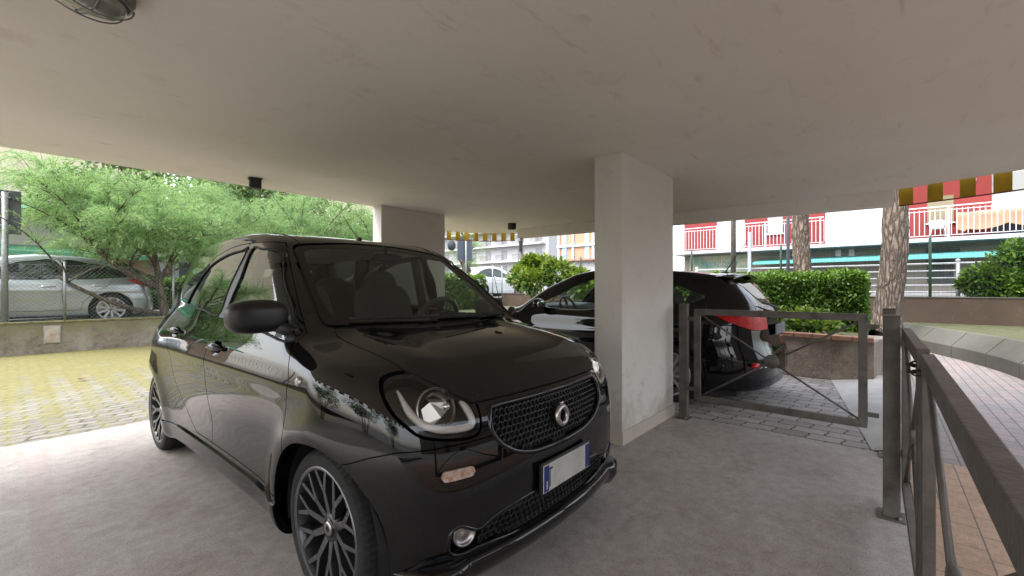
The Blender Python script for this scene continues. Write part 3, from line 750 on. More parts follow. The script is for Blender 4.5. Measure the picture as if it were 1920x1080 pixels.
# ---------------------------------------------------------------- other cars
def hatch_shape(L, H, Wd, wb, fo, hoodz, wsb, wst, roofp, reary, belt, wr, rearh=.95):
    """generic hatchback body: y from nose (0) to tail (L)"""
    hw = Wd / 2
    return CarShape(
        top=[(0, hoodz - .20), (.08, hoodz - .12), (.25, hoodz - .04), (.5, hoodz), (.9, hoodz + .06), (wsb, hoodz + .10), ((wsb + wst) / 2, (hoodz + .10 + H - .06) / 2 + .05), (wst, H - .055), (wst + .3, H - .012), (roofp, H), (roofp + .6, H - .02), (reary - .35, H - .065), (reary, H - .12), (L, H - .2)],
        top_sig=.05, hw=hw, sweep=.14, roofy=wst, crown=.035, crown4=.03, hood_ridge=.0,
        side=[(.1, hw - .08), (.2, hw - .045), (.35, hw - .015), (.55, hw), (.72, hw - .002), (belt - .06, hw - .02), (belt, hw - .06), (belt + .1, hw - .10), (H - .2, hw - .235), (H - .05, hw - .30)],
        side_sig=.022, plan=[(0, -.09), (.3, -.04), (.7, 0), (L - .7, 0), (L - .3, -.03), (L, -.09)],
        green=[(wsb, 0), (2.2, 0), (L - .8, -.03), (L, -.09)], belt=belt,
        front=[(.15, .06), (.3, .0), (.5, .0), (.65, .04), (.8, .16), (.95, .5)],
        frontx=[(0, 0), (.4, .04), (.6, .12), (.75, .28), (hw, .55)],
        rear=[(.15, L - .08), (.3, L - .005), (.55, L), (.62, L - .045), (rearh, L - .09), (rearh + .12, L - .17), (H - .1, reary + .02), (H, reary - .08)],
        rearx=[(0, 0), (.4, .03), (.6, .08), (.75, .17), (hw, .36)],
        wheels=(fo, fo + wb), ref=fo, wheel_z=wr, arch_r=wr + .045, flare=.012, scoop=.012, scoop_z=.45, crease=.010, crease_z=.70, k_top=.08, k_top2=-.02, k_end=.10, zb=.18)
def build_hatch(name, label, S, L, H, wr, paintm, loc, rz, wins, tail, step=.03, glassm=None, group=None, doors=(), rearglass=None, rimstyle='a', parts=('tail',), door_handles=(), interior=True):
    root = thing(name, loc, label, 'car', group, rz)
    hw = S.hw
    V, F = iso_mesh(S, (hw + .12, -.12, L + .12, .12, H + .1), (hw - .45, .7, L - .7, .5, .75), step)
    K = Skin(S, V); gm = glassm or M_GLD
    for s in (-1, 1):
        sd = lambda P: S.Wz(P[:, 2]) - .10 - P[:, 0] * s
        for yc in S.wheels: _, F = K.clip(F, lambda P: np.maximum(np.hypot(P[:, 1] - yc, P[:, 2] - S.wheel_z) - S.arch_r, .5 - P[:, 0] * s))
        TL, F = K.cutout(F, lambda P: np.maximum(poly_sdf(tail, 1, 2)(P), .38 - P[:, 0] * s), .004)
        K.build('tail_light', TL, M_RED, root, off=.002)
        DS = []
        WN = []
        for w in wins:
            A, F = K.cutout(F, poly_sdf(catmull(w, 4), 1, 2, sd), .006); WN.append(A)
        D = None
        for i, d in enumerate(doors):
            A, F = K.cutout(F, poly_sdf(d, 1, 2, sd), .008); K.build('front_door' if i == 0 else 'rear_door', A, paintm, root, flange=.012, flange_mat=M_SEAL)
        for i, w in enumerate(wins):
            K.build('side_window', WN[i], gm, root, off=-.004)
            sl = MB(); sl.tube([surf_pt(S, (s * 1.2, y, z), (-s, 0, 0)) for y, z in catmull(w, 4)], .009, 5, closed=True); sl.build('window_seal', M_GLOSSB, root)
        for (y, z) in door_handles:
            b = MB(); b.tube([surf_pt(S, (s * 1.2, y - .1 + .2 * k / 6, z), (-s, 0, 0)) + np.array([s * .02 * math.sin(math.pi * k / 6), 0, 0]) for k in range(7)], .013, 8); b.build('door_handle', paintm, root)
        b = MB(); T = Matrix.Translation((s * (hw + .08), S.ref + .85, S.belt + .07)); ellipsoid_cloth(b, (0, 0, 0), (.10, .06, .07), 2.8, 10, M=T); b.tube([(s * (hw + .02), S.ref + .85, S.belt + .04), (s * (hw - .10), S.ref + .83, S.belt + .02)], .025, 8); b.build('side_mirror', paintm, root)
        b = MB(); ellipsoid_cloth(b, (s * (hw + .08), S.ref + .905, S.belt + .07), (.085, .012, .055), 3, 10); b.build('mirror_glass', M_MIRR, root)
    ws0, ws1 = S.belt + .02, H - .09
    ws = [(0, ws1 + .02), (.4, ws1), (.50, ws1 - .03), (hw - .24, ws0 + .15), (hw - .19, ws0), (0, ws0 + .01)]; ws += [(-a, b) for a, b in ws[::-1][1:-1]]
    A, F = K.cutout(F, poly_sdf(catmull(ws, 4), 0, 2, lambda P: P[:, 1] - S.roofy - .35), .008); K.build('windshield', A, gm, root)
    rg = rearglass or [(-.48, .98), (-.52, 1.05), (-.44, H - .16), (0, H - .13), (.44, H - .16), (.52, 1.05), (.48, .98), (0, .96)]
    A, F = K.cutout(F, poly_sdf(catmull(rg, 4), 0, 2, lambda P: L * .7 - P[:, 1]), .008); K.build('rear_window', A, gm, root)
    A, F = K.cutout(F, lambda P: np.maximum(poly_sdf([(-.56, .93), (.56, .93), (.50, .50), (-.50, .50)], 0, 2)(P), L * .7 - P[:, 1]), .006); K.build('tailgate', A, paintm, root, flange=.012, flange_mat=M_SEAL)
    A, F = K.cutout(F, lambda P: np.maximum(np.maximum(P[:, 2] - .50, L - .62 - P[:, 1]), -1), .005); K.build('rear_bumper', A, paintm, root, flange=.012)
    A, F = K.cutout(F, lambda P: np.maximum(poly_sdf([(-.45, .36), (.45, .36), (.40, .24), (-.40, .24)], 0, 2)(P), P[:, 1] - 1), .005); K.build('grille', A, M_TRIM, root, off=-.01)
    for s in (-1, 1):
        A, F = K.cutout(F, lambda P: np.maximum(poly_sdf([(s * .45, .62), (s * .45, .70), (s * .70, .76), (s * .80, .74), (s * .76, .62)], 0, 2)(P), P[:, 1] - 1), .005); K.build('headlight', A, M_REFL, root, off=.002)
    K.build('body', F, paintm, root, flange=.02)
    b = MB(); b.b2((-hw + .12, .3, .16), (hw - .12, L - .3, .24)); b.build('floor_pan', M_SEAL, root)
    for s in (-1, 1):
        for yc in S.wheels:
            spoke_wheel(root, s * (hw - .13), yc, wr, wr, .205, wr * .70, s, rimstyle); liner(root, s * (hw - .02), s * (hw - .32), yc, wr, S.arch_r + .002)
    if interior:
        for x in (-.36, .36):
            seat(root, x, S.ref + 1.45, .55, .58, head=True); seat(root, x, S.ref + 2.25, .55, .58, head=True)
        b = MB(); ellipsoid_cloth(b, (0, S.ref + .62, S.belt - .04), (hw - .14, .26, .10), 4); b.build('dashboard', M_INT, root)
        steering_wheel(root, (.36, S.ref + .92, S.belt - .01), .18)
        b = MB(); ellipsoid_cloth(b, (.0, S.roofy - .18, H - .16), (.11, .02, .035), 3); b.tube([(0, S.roofy - .17, H - .14), (0, S.roofy - .14, H - .07)], .01, 6); b.build('rear_view_mirror', M_INT, root)
    return root, K, S
def black_hatch():
    L, H, wr = 4.30, 1.475, .317
    S = hatch_shape(L, H, 1.78, 2.65, .87, .90, 1.15, 2.0, 2.45, 3.86, .95, wr, .98)
    fw = [(1.62, .985), (1.85, 1.13), (2.12, 1.27), (2.33, 1.335), (2.52, 1.35), (2.56, .98)]
    rw = [(2.66, .98), (2.64, 1.35), (3.0, 1.33), (3.28, 1.27), (3.36, 1.03), (3.1, .99)]
    qw = [(3.42, 1.05), (3.35, 1.25), (3.52, 1.20), (3.70, 1.12)]
    fd = [(1.30, .30), (1.24, .6), (1.30, .90), (1.60, .965), (1.83, 1.15), (2.10, 1.295), (2.32, 1.36), (2.61, 1.385), (2.62, .95), (2.56, .30)]
    rd = [(2.57, .30), (2.63, .95), (2.62, 1.385), (3.0, 1.36), (3.30, 1.29), (3.39, 1.02), (3.36, .85), (3.10, .55), (2.98, .30)]
    tail = [(3.97, .87), (3.78, .955), (4.02, .965), (4.4, .955), (4.4, .80), (4.13, .80)]
    S.zb = .20; S.wheels = (.72, 3.36)
    root, K, S = build_hatch('parked_car', 'black five door hatchback parked beyond the near pillar, its red tail light behind the gate', S, L, H, wr, M_BLACK2, (5.42, 5.09, -.02), R(180), (fw, rw, qw), tail, step=.022, glassm=M_GLS, doors=(fd, rd), door_handles=((2.35, .80), (3.15, .83)))
    # roof spoiler, rear wiper, antenna, plate, bumper reflectors
    b = MB(); rows = []
    for k in range(25):
        x = -.56 + 1.12 * k / 24; e = 1 - .25 * (abs(x) / .56) ** 3; z = H - .105 - .05 * (x / .56) ** 2
        rows.append([(x, 3.55, z + .020), (x, 3.75, z + .026), (x, 3.80 + .17 * e, z + .003), (x, 3.80 + .165 * e, z - .012), (x, 3.75, z - .03)])
    b.add([p for r in rows for p in r], [(i * 5 + j, i * 5 + j + 1, (i + 1) * 5 + j + 1, (i + 1) * 5 + j) for i in range(24) for j in range(4)], 0, True); b.build('roof_spoiler', M_BLACK2, root)
    b = MB(); b.tube([(0.02, 4.24, 1.00), (.28, 4.20, 1.05), (.42, 4.16, 1.07)], [.018, .011, .008], 6); b.build('rear_wiper', M_TRIMR, root)
    b = MB(); b.tube([(0, 3.70, 1.40), (0, 3.84, 1.62), (0, 3.93, 1.75)], [.007, .004, .002], 6); b.sphere((0, 3.70, 1.395), (.02, .045, .02)); b.build('antenna', M_TRIM, root)
    b = MB(); b.box((0, 4.252, .79), (.52, .012, .11)); b.build('licence_plate', mat('plate_dull', (.17, .18, .20), .5, noise=.4, nscale=9), root, bevel=.002)
    for s in (-1, 1):
        p = surf_pt(S, (s * .70, 5, .47), (0, -1, 0)); b = MB(); ellipsoid_cloth(b, tuple(p), (.10, .03, .022), 3, 8); b.build('bumper_reflector', M_RED, root)
        p = surf_pt(S, (s * .66, 5, .44), (0, -1, 0)); q = surf_pt(S, (s * 1.2, 3.9, .46), (-s, 0, 0)); b = MB(); b.tube([p, surf_pt(S, (s * .8, 5, .445), (-s * .3, -1, 0)), q], .007, 6); b.build('bumper_strip', M_CHROME, root)
def silver_wagon():
    L, H, wr = 4.35, 1.44, .315
    S = hatch_shape(L, H, 1.78, 2.61, .93, .88, 1.25, 2.05, 2.5, 3.90, .90, wr, .92)
    fw = [(1.70, .945), (1.95, 1.10), (2.2, 1.24), (2.45, 1.29), (2.72, 1.30), (2.78, .95)]
    rw = [(2.90, .955), (2.85, 1.30), (3.2, 1.27), (3.52, 1.20), (3.82, 1.03), (3.60, .975)]
    fd = [(1.35, .30), (1.30, .6), (1.38, .88), (1.68, .93), (1.93, 1.12), (2.2, 1.27), (2.45, 1.325), (2.84, 1.335), (2.84, .93), (2.80, .70), (2.84, .30)]
    rd = [(2.86, .30), (2.82, .70), (2.86, .93), (2.86, 1.335), (3.2, 1.305), (3.55, 1.22), (3.58, .95), (3.50, .82), (3.25, .62), (3.1, .45), (3.08, .30)]
    tail = [(3.98, .84), (3.80, .93), (4.02, .97), (4.5, .93), (4.5, .78), (4.2, .78)]
    build_hatch('parked_car', 'silver hatchback parked on the street behind the chain link fence at far left', S, L, H, wr, M_SILVER, (-2.10, 13.32, .46), R(-90), (fw, rw), tail, doors=(fd, rd), door_handles=((2.62, .78), (3.35, .80)))
def white_hatch():
    L, H, wr = 4.05, 1.49, .31
    S = hatch_shape(L, H, 1.74, 2.52, .85, .92, 1.05, 1.85, 2.3, 3.80, .96, wr, .98)
    fw = [(1.50, .985), (1.75, 1.13), (2.0, 1.28), (2.2, 1.34), (2.45, 1.35), (2.50, .98)]
    rw = [(2.60, .98), (2.58, 1.35), (3.0, 1.32), (3.35, 1.22), (3.62, 1.04), (3.2, .99)]
    fd = [(1.20, .30), (1.15, .6), (1.22, .92), (1.48, .965), (1.73, 1.15), (2.0, 1.31), (2.2, 1.37), (2.54, 1.385), (2.55, .95), (2.52, .30)]
    tail = [(3.78, .85), (3.66, 1.0), (3.82, 1.02), (4.3, .98), (4.3, .80), (3.95, .80)]
    build_hatch('parked_car', 'small white hatchback parked on the street beyond the wire fence and the leafy bush', S, L, H, wr, M_WHITE, (17.70, 14.85, .80), R(90), (fw, rw), tail, step=.035, doors=(fd,), door_handles=((2.35, .85),))
# ---------------------------------------------------------------- procedural surfaces
def node_mat(name):
    m, t, b = nt(name); return m, t.nodes, t.links, b
def tex_noise(N, L, vec, sc, det=6, rough=.6, dist=0.):
    n = N.new('ShaderNodeTexNoise'); n.inputs['Scale'].default_value = sc; n.inputs['Detail'].default_value = det; n.inputs['Roughness'].default_value = rough; n.inputs['Distortion'].default_value = dist
    if vec is not None: L.new(vec, n.inputs['Vector'])
    return n.outputs['Fac']
def ramp(N, L, fac, stops):
    r = N.new('ShaderNodeValToRGB'); e = r.color_ramp.elements
    while len(e) < len(stops): e.new(.5)
    for i, (p, c) in enumerate(stops): e[i].position = p; e[i].color = (*c, 1) if len(c) == 3 else c
    L.new(fac, r.inputs['Fac']); return r.outputs['Color']
def mix(N, L, f, a, b, mode='MIX'):
    m = N.new('ShaderNodeMix'); m.data_type = 'RGBA'; m.blend_type = mode
    if isinstance(f, (int, float)): m.inputs[0].default_value = f
    else: L.new(f, m.inputs[0])
    for v, i in ((a, 6), (b, 7)):
        if isinstance(v, tuple): m.inputs[i].default_value = (*v, 1)
        else: L.new(v, m.inputs[i])
    return m.outputs[2]
def bumpn(N, L, b, h, strength=.3, dist=.01, prev=None):
    n = N.new('ShaderNodeBump'); n.inputs['Strength'].default_value = strength; n.inputs['Distance'].default_value = dist; L.new(h, n.inputs['Height'])
    if prev: L.new(prev, n.inputs['Normal'])
    L.new(n.outputs['Normal'], b.inputs['Normal']); return n.outputs['Normal']
def mth(N, L, op, a, b=None, c=None):
    m = N.new('ShaderNodeMath'); m.operation = op
    for i, v in enumerate((a, b, c)):
        if v is None: continue
        if isinstance(v, (int, float)): m.inputs[i].default_value = v
        else: L.new(v, m.inputs[i])
    return m.outputs[0]
def concrete_floor():
    m, N, L, b = node_mat('floor_concrete'); tc = N.new('ShaderNodeTexCoord').outputs['Object']
    n1 = tex_noise(N, L, tc, 1.1, 8, .65, .4); n2 = tex_noise(N, L, tc, 14, 8, .7); n3 = tex_noise(N, L, tc, 130, 3, .6)
    c = ramp(N, L, n1, [(.30, (.25, .215, .192)), (.48, (.345, .308, .282)), (.66, (.41, .375, .348))])
    c = mix(N, L, .35, c, ramp(N, L, n2, [(.35, (.26, .24, .22)), (.62, (.52, .49, .46))]), 'MIX')
    sp = ramp(N, L, n3, [(.33, (.50, .47, .45)), (.47, (1, 1, 1)), (.66, (1, 1, 1)), (.72, (1.15, 1.12, 1.1))]); c = mix(N, L, .8, c, sp, 'MULTIPLY')
    # worn pink strip that was once painted across the bay
    s = N.new('ShaderNodeSeparateXYZ'); L.new(tc, s.inputs[0])
    xx = mth(N, L, 'ADD', s.outputs['X'], mth(N, L, 'MULTIPLY', mth(N, L, 'SUBTRACT', n2, .5), .05))
    inx = mth(N, L, 'MULTIPLY', mth(N, L, 'GREATER_THAN', xx, .075), mth(N, L, 'LESS_THAN', xx, .185)); iny = mth(N, L, 'MULTIPLY', mth(N, L, 'LESS_THAN', s.outputs['Y'], 4.6), mth(N, L, 'GREATER_THAN', n1, .38))
    f = mth(N, L, 'MULTIPLY', mth(N, L, 'MULTIPLY', inx, iny), .22); c = mix(N, L, f, c, (.36, .22, .22))
    # hairline cracks
    v = N.new('ShaderNodeTexVoronoi'); v.feature = 'DISTANCE_TO_EDGE'; v.inputs['Scale'].default_value = .33
    wv = N.new('ShaderNodeVectorMath'); wv.operation = 'ADD'; nz = N.new('ShaderNodeTexNoise'); nz.inputs['Scale'].default_value = 3.2; nz.inputs['Detail'].default_value = 6; L.new(tc, nz.inputs['Vector'])
    n5 = tex_noise(N, L, tc, 3.4, 12, .80, .5); c = mix(N, L, .6, c, ramp(N, L, n5, [(.32, (.48, .43, .39)), (.46, (.93, .91, .89)), (.70, (1, 1, 1)), (.78, (1.12, 1.12, 1.12))]), 'MULTIPLY')
    sc = N.new('ShaderNodeVectorMath'); sc.operation = 'SCALE'; sc.inputs['Scale'].default_value = .55; L.new(nz.outputs['Color'], sc.inputs[0]); L.new(tc, wv.inputs[0]); L.new(sc.outputs[0], wv.inputs[1]); L.new(wv.outputs[0], v.inputs['Vector'])
    cr = mth(N, L, 'MULTIPLY', mth(N, L, 'LESS_THAN', v.outputs['Distance'], .0016), mth(N, L, 'GREATER_THAN', n1, .60)); c = mix(N, L, mth(N, L, 'MULTIPLY', cr, .75), c, (.08, .07, .06))
    L.new(c, b.inputs['Base Color']); b.inputs['Roughness'].default_value = .72
    h = mth(N, L, 'ADD', mth(N, L, 'MULTIPLY', n2, .6), mth(N, L, 'MULTIPLY', n3, .5)); bumpn(N, L, b, mth(N, L, 'SUBTRACT', h, mth(N, L, 'MULTIPLY', cr, .8)), .5, .006)
    return m
def plaster(name, c0, c1, stain=(.30, .24, .17), amt=.25, bump=.25, dirt=0.):
    m, N, L, b = node_mat(name); tc = N.new('ShaderNodeTexCoord').outputs['Object']
    n1 = tex_noise(N, L, tc, .8, 6, .55); n2 = tex_noise(N, L, tc, 4.5, 8, .65, .5); n3 = tex_noise(N, L, tc, 60, 6, .7)
    mp = N.new('ShaderNodeMapping'); mp.inputs['Scale'].default_value = (1.0, 5.0, 1.0); mp.inputs['Rotation'].default_value = (0, 0, R(4)); L.new(tc, mp.inputs[0]); n4 = tex_noise(N, L, mp.outputs[0], 2.6, 8, .7, .3)
    c = ramp(N, L, n1, [(.3, c0), (.7, c1)])
    st = ramp(N, L, n4, [(.60, (0, 0, 0)), (.80, (1, 1, 1))]); st2 = ramp(N, L, n2, [(.58, (0, 0, 0)), (.8, (1, 1, 1))])
    c = mix(N, L, mth(N, L, 'MULTIPLY', st, amt), c, stain); c = mix(N, L, mth(N, L, 'MULTIPLY', st2, amt * .6), c, stain)
    if dirt:
        s = N.new('ShaderNodeSeparateXYZ'); L.new(tc, s.inputs[0]); a = mth(N, L, 'ADD', mth(N, L, 'MULTIPLY', s.outputs['Z'], -1.1), mth(N, L, 'MULTIPLY', n2, 1.7))
        c = mix(N, L, mth(N, L, 'MULTIPLY', ramp(N, L, a, [(.42, (0, 0, 0)), (.80, (1, 1, 1))]), dirt), c, stain)
    L.new(c, b.inputs['Base Color']); b.inputs['Roughness'].default_value = .9; b.inputs['Specular IOR Level'].default_value = .25
    h = mth(N, L, 'ADD', mth(N, L, 'MULTIPLY', n3, .5), mth(N, L, 'MULTIPLY', n2, .8)); bumpn(N, L, b, h, bump, .006)
    return m
def old_wall():
    m, N, L, b = node_mat('weathered_wall'); tc = N.new('ShaderNodeTexCoord').outputs['Object']
    n1 = tex_noise(N, L, tc, 1.6, 8, .7, .4); n2 = tex_noise(N, L, tc, 9, 8, .75); n3 = tex_noise(N, L, tc, 34, 5, .7)
    s = N.new('ShaderNodeSeparateXYZ'); L.new(tc, s.inputs[0])
    c = ramp(N, L, n1, [(.28, (.085, .062, .048)), (.48, (.19, .15, .11)), (.68, (.33, .30, .25))])
    c = mix(N, L, .4, c, ramp(N, L, n2, [(.35, (.07, .055, .045)), (.65, (.38, .35, .30))]))
    mo = ramp(N, L, mth(N, L, 'ADD', n2, mth(N, L, 'MULTIPLY', mth(N, L, 'SUBTRACT', s.outputs['Z'], .3), .5)), [(.48, (0, 0, 0)), (.66, (1, 1, 1))])
    c = mix(N, L, mth(N, L, 'MULTIPLY', mo, .7), c, (.13, .14, .045))
    w = ramp(N, L, n3, [(.66, (0, 0, 0)), (.74, (1, 1, 1))]); c = mix(N, L, mth(N, L, 'MULTIPLY', w, .45), c, (.55, .53, .48))
    L.new(c, b.inputs['Base Color']); b.inputs['Roughness'].default_value = .92; bumpn(N, L, b, mth(N, L, 'ADD', n2, n3), .6, .015); return m
def paver_mat(name, stone0, stone1, joint, bw, bh, mortar, moss=None, mossmin=.45, rot=0., wav=.0, squash=.5, worldmoss=False, offs=.5):
    m, N, L, b = node_mat(name); tc0 = N.new('ShaderNodeTexCoord').outputs['Object']
    mp = N.new('ShaderNodeMapping'); mp.inputs['Rotation'].default_value = (0, 0, rot); L.new(tc0, mp.inputs[0]); tc = mp.outputs[0]
    if wav:
        s = N.new('ShaderNodeSeparateXYZ'); L.new(tc, s.inputs[0]); k = 2 * math.pi / bh
        ox = mth(N, L, 'MULTIPLY', mth(N, L, 'SINE', mth(N, L, 'MULTIPLY', s.outputs['Y'], k)), wav); oy = mth(N, L, 'MULTIPLY', mth(N, L, 'SINE', mth(N, L, 'MULTIPLY', s.outputs['X'], 2 * math.pi / bw * 1.0)), wav * .55)
        cb = N.new('ShaderNodeCombineXYZ'); L.new(mth(N, L, 'ADD', s.outputs['X'], ox), cb.inputs[0]); L.new(mth(N, L, 'ADD', s.outputs['Y'], oy), cb.inputs[1]); L.new(s.outputs['Z'], cb.inputs[2]); tcb = cb.outputs[0]
    else: tcb = tc
    br = N.new('ShaderNodeTexBrick'); br.inputs['Scale'].default_value = 1; br.inputs['Brick Width'].default_value = bw; br.inputs['Row Height'].default_value = bh; br.inputs['Mortar Size'].default_value = mortar; br.inputs['Mortar Smooth'].default_value = .25; br.offset = offs
    br.inputs['Color1'].default_value = (*stone0, 1); br.inputs['Color2'].default_value = (*stone1, 1); br.inputs['Mortar'].default_value = (*joint, 1); br.inputs['Bias'].default_value = 0
    L.new(tcb, br.inputs['Vector'])
    n1 = tex_noise(N, L, tc0, 1.3, 8, .7, .3); n2 = tex_noise(N, L, tc0, 16, 8, .75); n3 = tex_noise(N, L, tc0, 90, 4, .7)
    c = mix(N, L, .55, br.outputs['Color'], ramp(N, L, n2, [(.3, (.55, .52, .5)), (.7, (1.15, 1.12, 1.1))]), 'MULTIPLY'); c = mix(N, L, .5, c, ramp(N, L, n3, [(.35, (.6, .6, .6)), (.6, (1.1, 1.1, 1.1))]), 'MULTIPLY')
    if moss:
        s = N.new('ShaderNodeSeparateXYZ'); L.new(tc0, s.inputs[0])
        g = mth(N, L, 'MULTIPLY', mth(N, L, 'SUBTRACT', s.outputs['Y'], 5.2), .052) if worldmoss else 0.
        a = mth(N, L, 'ADD', mth(N, L, 'ADD', mth(N, L, 'MULTIPLY', n1, .55), mth(N, L, 'MULTIPLY', n2, .5)), g)
        a = mth(N, L, 'ADD', a, mth(N, L, 'MULTIPLY', br.outputs['Fac'], .13))
        if worldmoss: a = mth(N, L, 'ADD', a, mth(N, L, 'MULTIPLY', mth(N, L, 'COSINE', mth(N, L, 'MULTIPLY', s.outputs['X'], 2 * math.pi / .29)), .045))
        f = ramp(N, L, a, [(mossmin, (0, 0, 0)), (mossmin + .10, (1, 1, 1))]); mc = ramp(N, L, n2, [(.35, moss[0]), (.65, moss[1])]); c = mix(N, L, mth(N, L, 'MULTIPLY', f, .85), c, mc)
    L.new(c, b.inputs['Base Color']); b.inputs['Roughness'].default_value = .85
    h = mth(N, L, 'ADD', mth(N, L, 'MULTIPLY', br.outputs['Fac'], -1.2), mth(N, L, 'MULTIPLY', n2, .5)); bumpn(N, L, b, h, .7, .012); return m
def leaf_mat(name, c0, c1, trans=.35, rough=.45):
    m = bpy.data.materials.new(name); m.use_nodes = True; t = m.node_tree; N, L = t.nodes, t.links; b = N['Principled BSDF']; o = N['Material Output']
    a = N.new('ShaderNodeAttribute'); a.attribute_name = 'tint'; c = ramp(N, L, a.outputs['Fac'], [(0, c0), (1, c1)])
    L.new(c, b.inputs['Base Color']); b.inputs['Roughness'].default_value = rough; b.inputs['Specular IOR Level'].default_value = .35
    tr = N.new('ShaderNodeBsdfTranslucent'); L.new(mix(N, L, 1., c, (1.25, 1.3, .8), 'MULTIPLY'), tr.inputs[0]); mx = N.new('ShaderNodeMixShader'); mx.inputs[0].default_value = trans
    L.new(b.outputs[0], mx.inputs[1]); L.new(tr.outputs[0], mx.inputs[2]); L.new(mx.outputs[0], o.inputs[0]); return m
def bark_mat(name, c0, c1, sc=6., strength=1., plates=True):
    m, N, L, b = node_mat(name); tc = N.new('ShaderNodeTexCoord').outputs['Object']; mp = N.new('ShaderNodeMapping'); mp.inputs['Scale'].default_value = (1, 1, .2); L.new(tc, mp.inputs[0])
    wv = N.new('ShaderNodeVectorMath'); wv.operation = 'ADD'; nz = N.new('ShaderNodeTexNoise'); nz.inputs['Scale'].default_value = 7; L.new(mp.outputs[0], nz.inputs['Vector']); s2 = N.new('ShaderNodeVectorMath'); s2.operation = 'SCALE'; s2.inputs['Scale'].default_value = .12; L.new(nz.outputs['Color'], s2.inputs[0]); L.new(mp.outputs[0], wv.inputs[0]); L.new(s2.outputs[0], wv.inputs[1])
    v = N.new('ShaderNodeTexVoronoi'); v.feature = 'DISTANCE_TO_EDGE'; v.inputs['Scale'].default_value = sc; L.new(wv.outputs[0], v.inputs['Vector'])
    n = tex_noise(N, L, tc, 30, 8, .75); d = ramp(N, L, v.outputs['Distance'], [(.0, (0, 0, 0)), (.30, (1, 1, 1))])
    c = mix(N, L, d, c0, ramp(N, L, n, [(.3, tuple(q * .7 for q in c1)), (.7, c1)])); L.new(c, b.inputs['Base Color']); b.inputs['Roughness'].default_value = .9
    bumpn(N, L, b, mth(N, L, 'ADD', d, mth(N, L, 'MULTIPLY', n, .6)), strength, .04); return m

M_FLOOR = concrete_floor()
M_CEIL = plaster('ceiling_plaster', (.78, .74, .68), (.84, .805, .75), (.42, .33, .24), .55, .35)
M_PILLAR = plaster('pillar_plaster', (.66, .635, .59), (.76, .735, .69), (.36, .30, .24), .45, .8, .5)
M_SKIRT = plaster('skirting_tile', (.50, .45, .37), (.56, .50, .42), (.3, .25, .2), .2, .05)
M_OLD = old_wall()
M_MOSSP = paver_mat('mossy_paver', (.23, .225, .205), (.15, .148, .138), (.045, .042, .03), .22, .112, .014, ((.105, .10, .022), (.20, .175, .045)), .585, worldmoss=True, wav=.012)
M_PAVE = paver_mat('grey_paver', (.40, .375, .35), (.28, .265, .25), (.12, .105, .085), .235, .155, .0085, ((.22, .22, .10), (.30, .29, .15)), .74, wav=.010, rot=R(90))
M_BRICKP = paver_mat('pink_paver', (.34, .275, .265), (.26, .245, .24), (.16, .15, .13), .20, .10, .005, rot=R(0))
M_TERRA = paver_mat('terracotta_tile', (.50, .34, .24), (.44, .30, .21), (.20, .17, .14), .24, .12, .0035, rot=R(0), offs=.37)
M_ASPH = mat('asphalt', (.16, .158, .155), .9, noise=.25, nscale=3, bump=.4, bscale=150)
M_SOIL = mat('garden_soil', (.11, .095, .055), .95, nscale=6, col2=(.055, .075, .02), bump=1., bscale=60)
M_IRON = mat('painted_iron', (.042, .037, .033), .48, noise=.55, nscale=7, col2=(.115, .10, .088), bump=.12, bscale=90, metal=.0, spec=.5)
M_GALV = mat('galvanised', (.30, .31, .31), .45, metal=.6, noise=.3, nscale=20)
M_WIRE = mat('fence_wire', (.17, .19, .18), .5, metal=.4); M_GWIRE = mat('green_wire', (.04, .075, .05), .5)
M_KERB = plaster('kerb_stone', (.085, .082, .07), (.14, .136, .118), (.15, .16, .10), .5, .7)
M_BARK = bark_mat('pine_bark', (.075, .055, .042), (.24, .185, .145), 15); M_TBARK = bark_mat('tamarisk_bark', (.06, .045, .035), (.20, .155, .11), 14, .6)
M_TAM = leaf_mat('tamarisk_leaf', (.16, .285, .125), (.37, .53, .26), .45, .6); M_HEDGE = leaf_mat('hedge_leaf', (.022, .062, .011), (.17, .29, .04), .3, .35)
M_FIG = leaf_mat('fig_leaf', (.018, .06, .010), (.20, .27, .04), .4, .4); M_BACKL = leaf_mat('background_leaf', (.04, .09, .03), (.17, .26, .09), .35)
M_AWN = mat('awning_mustard', (.42, .27, .012), .8); M_AWNL = glass('awning_clear', (.80, .78, .72), 1.3, .15); M_AWNB = mat('awning_binding', (.16, .04, .025), .8)

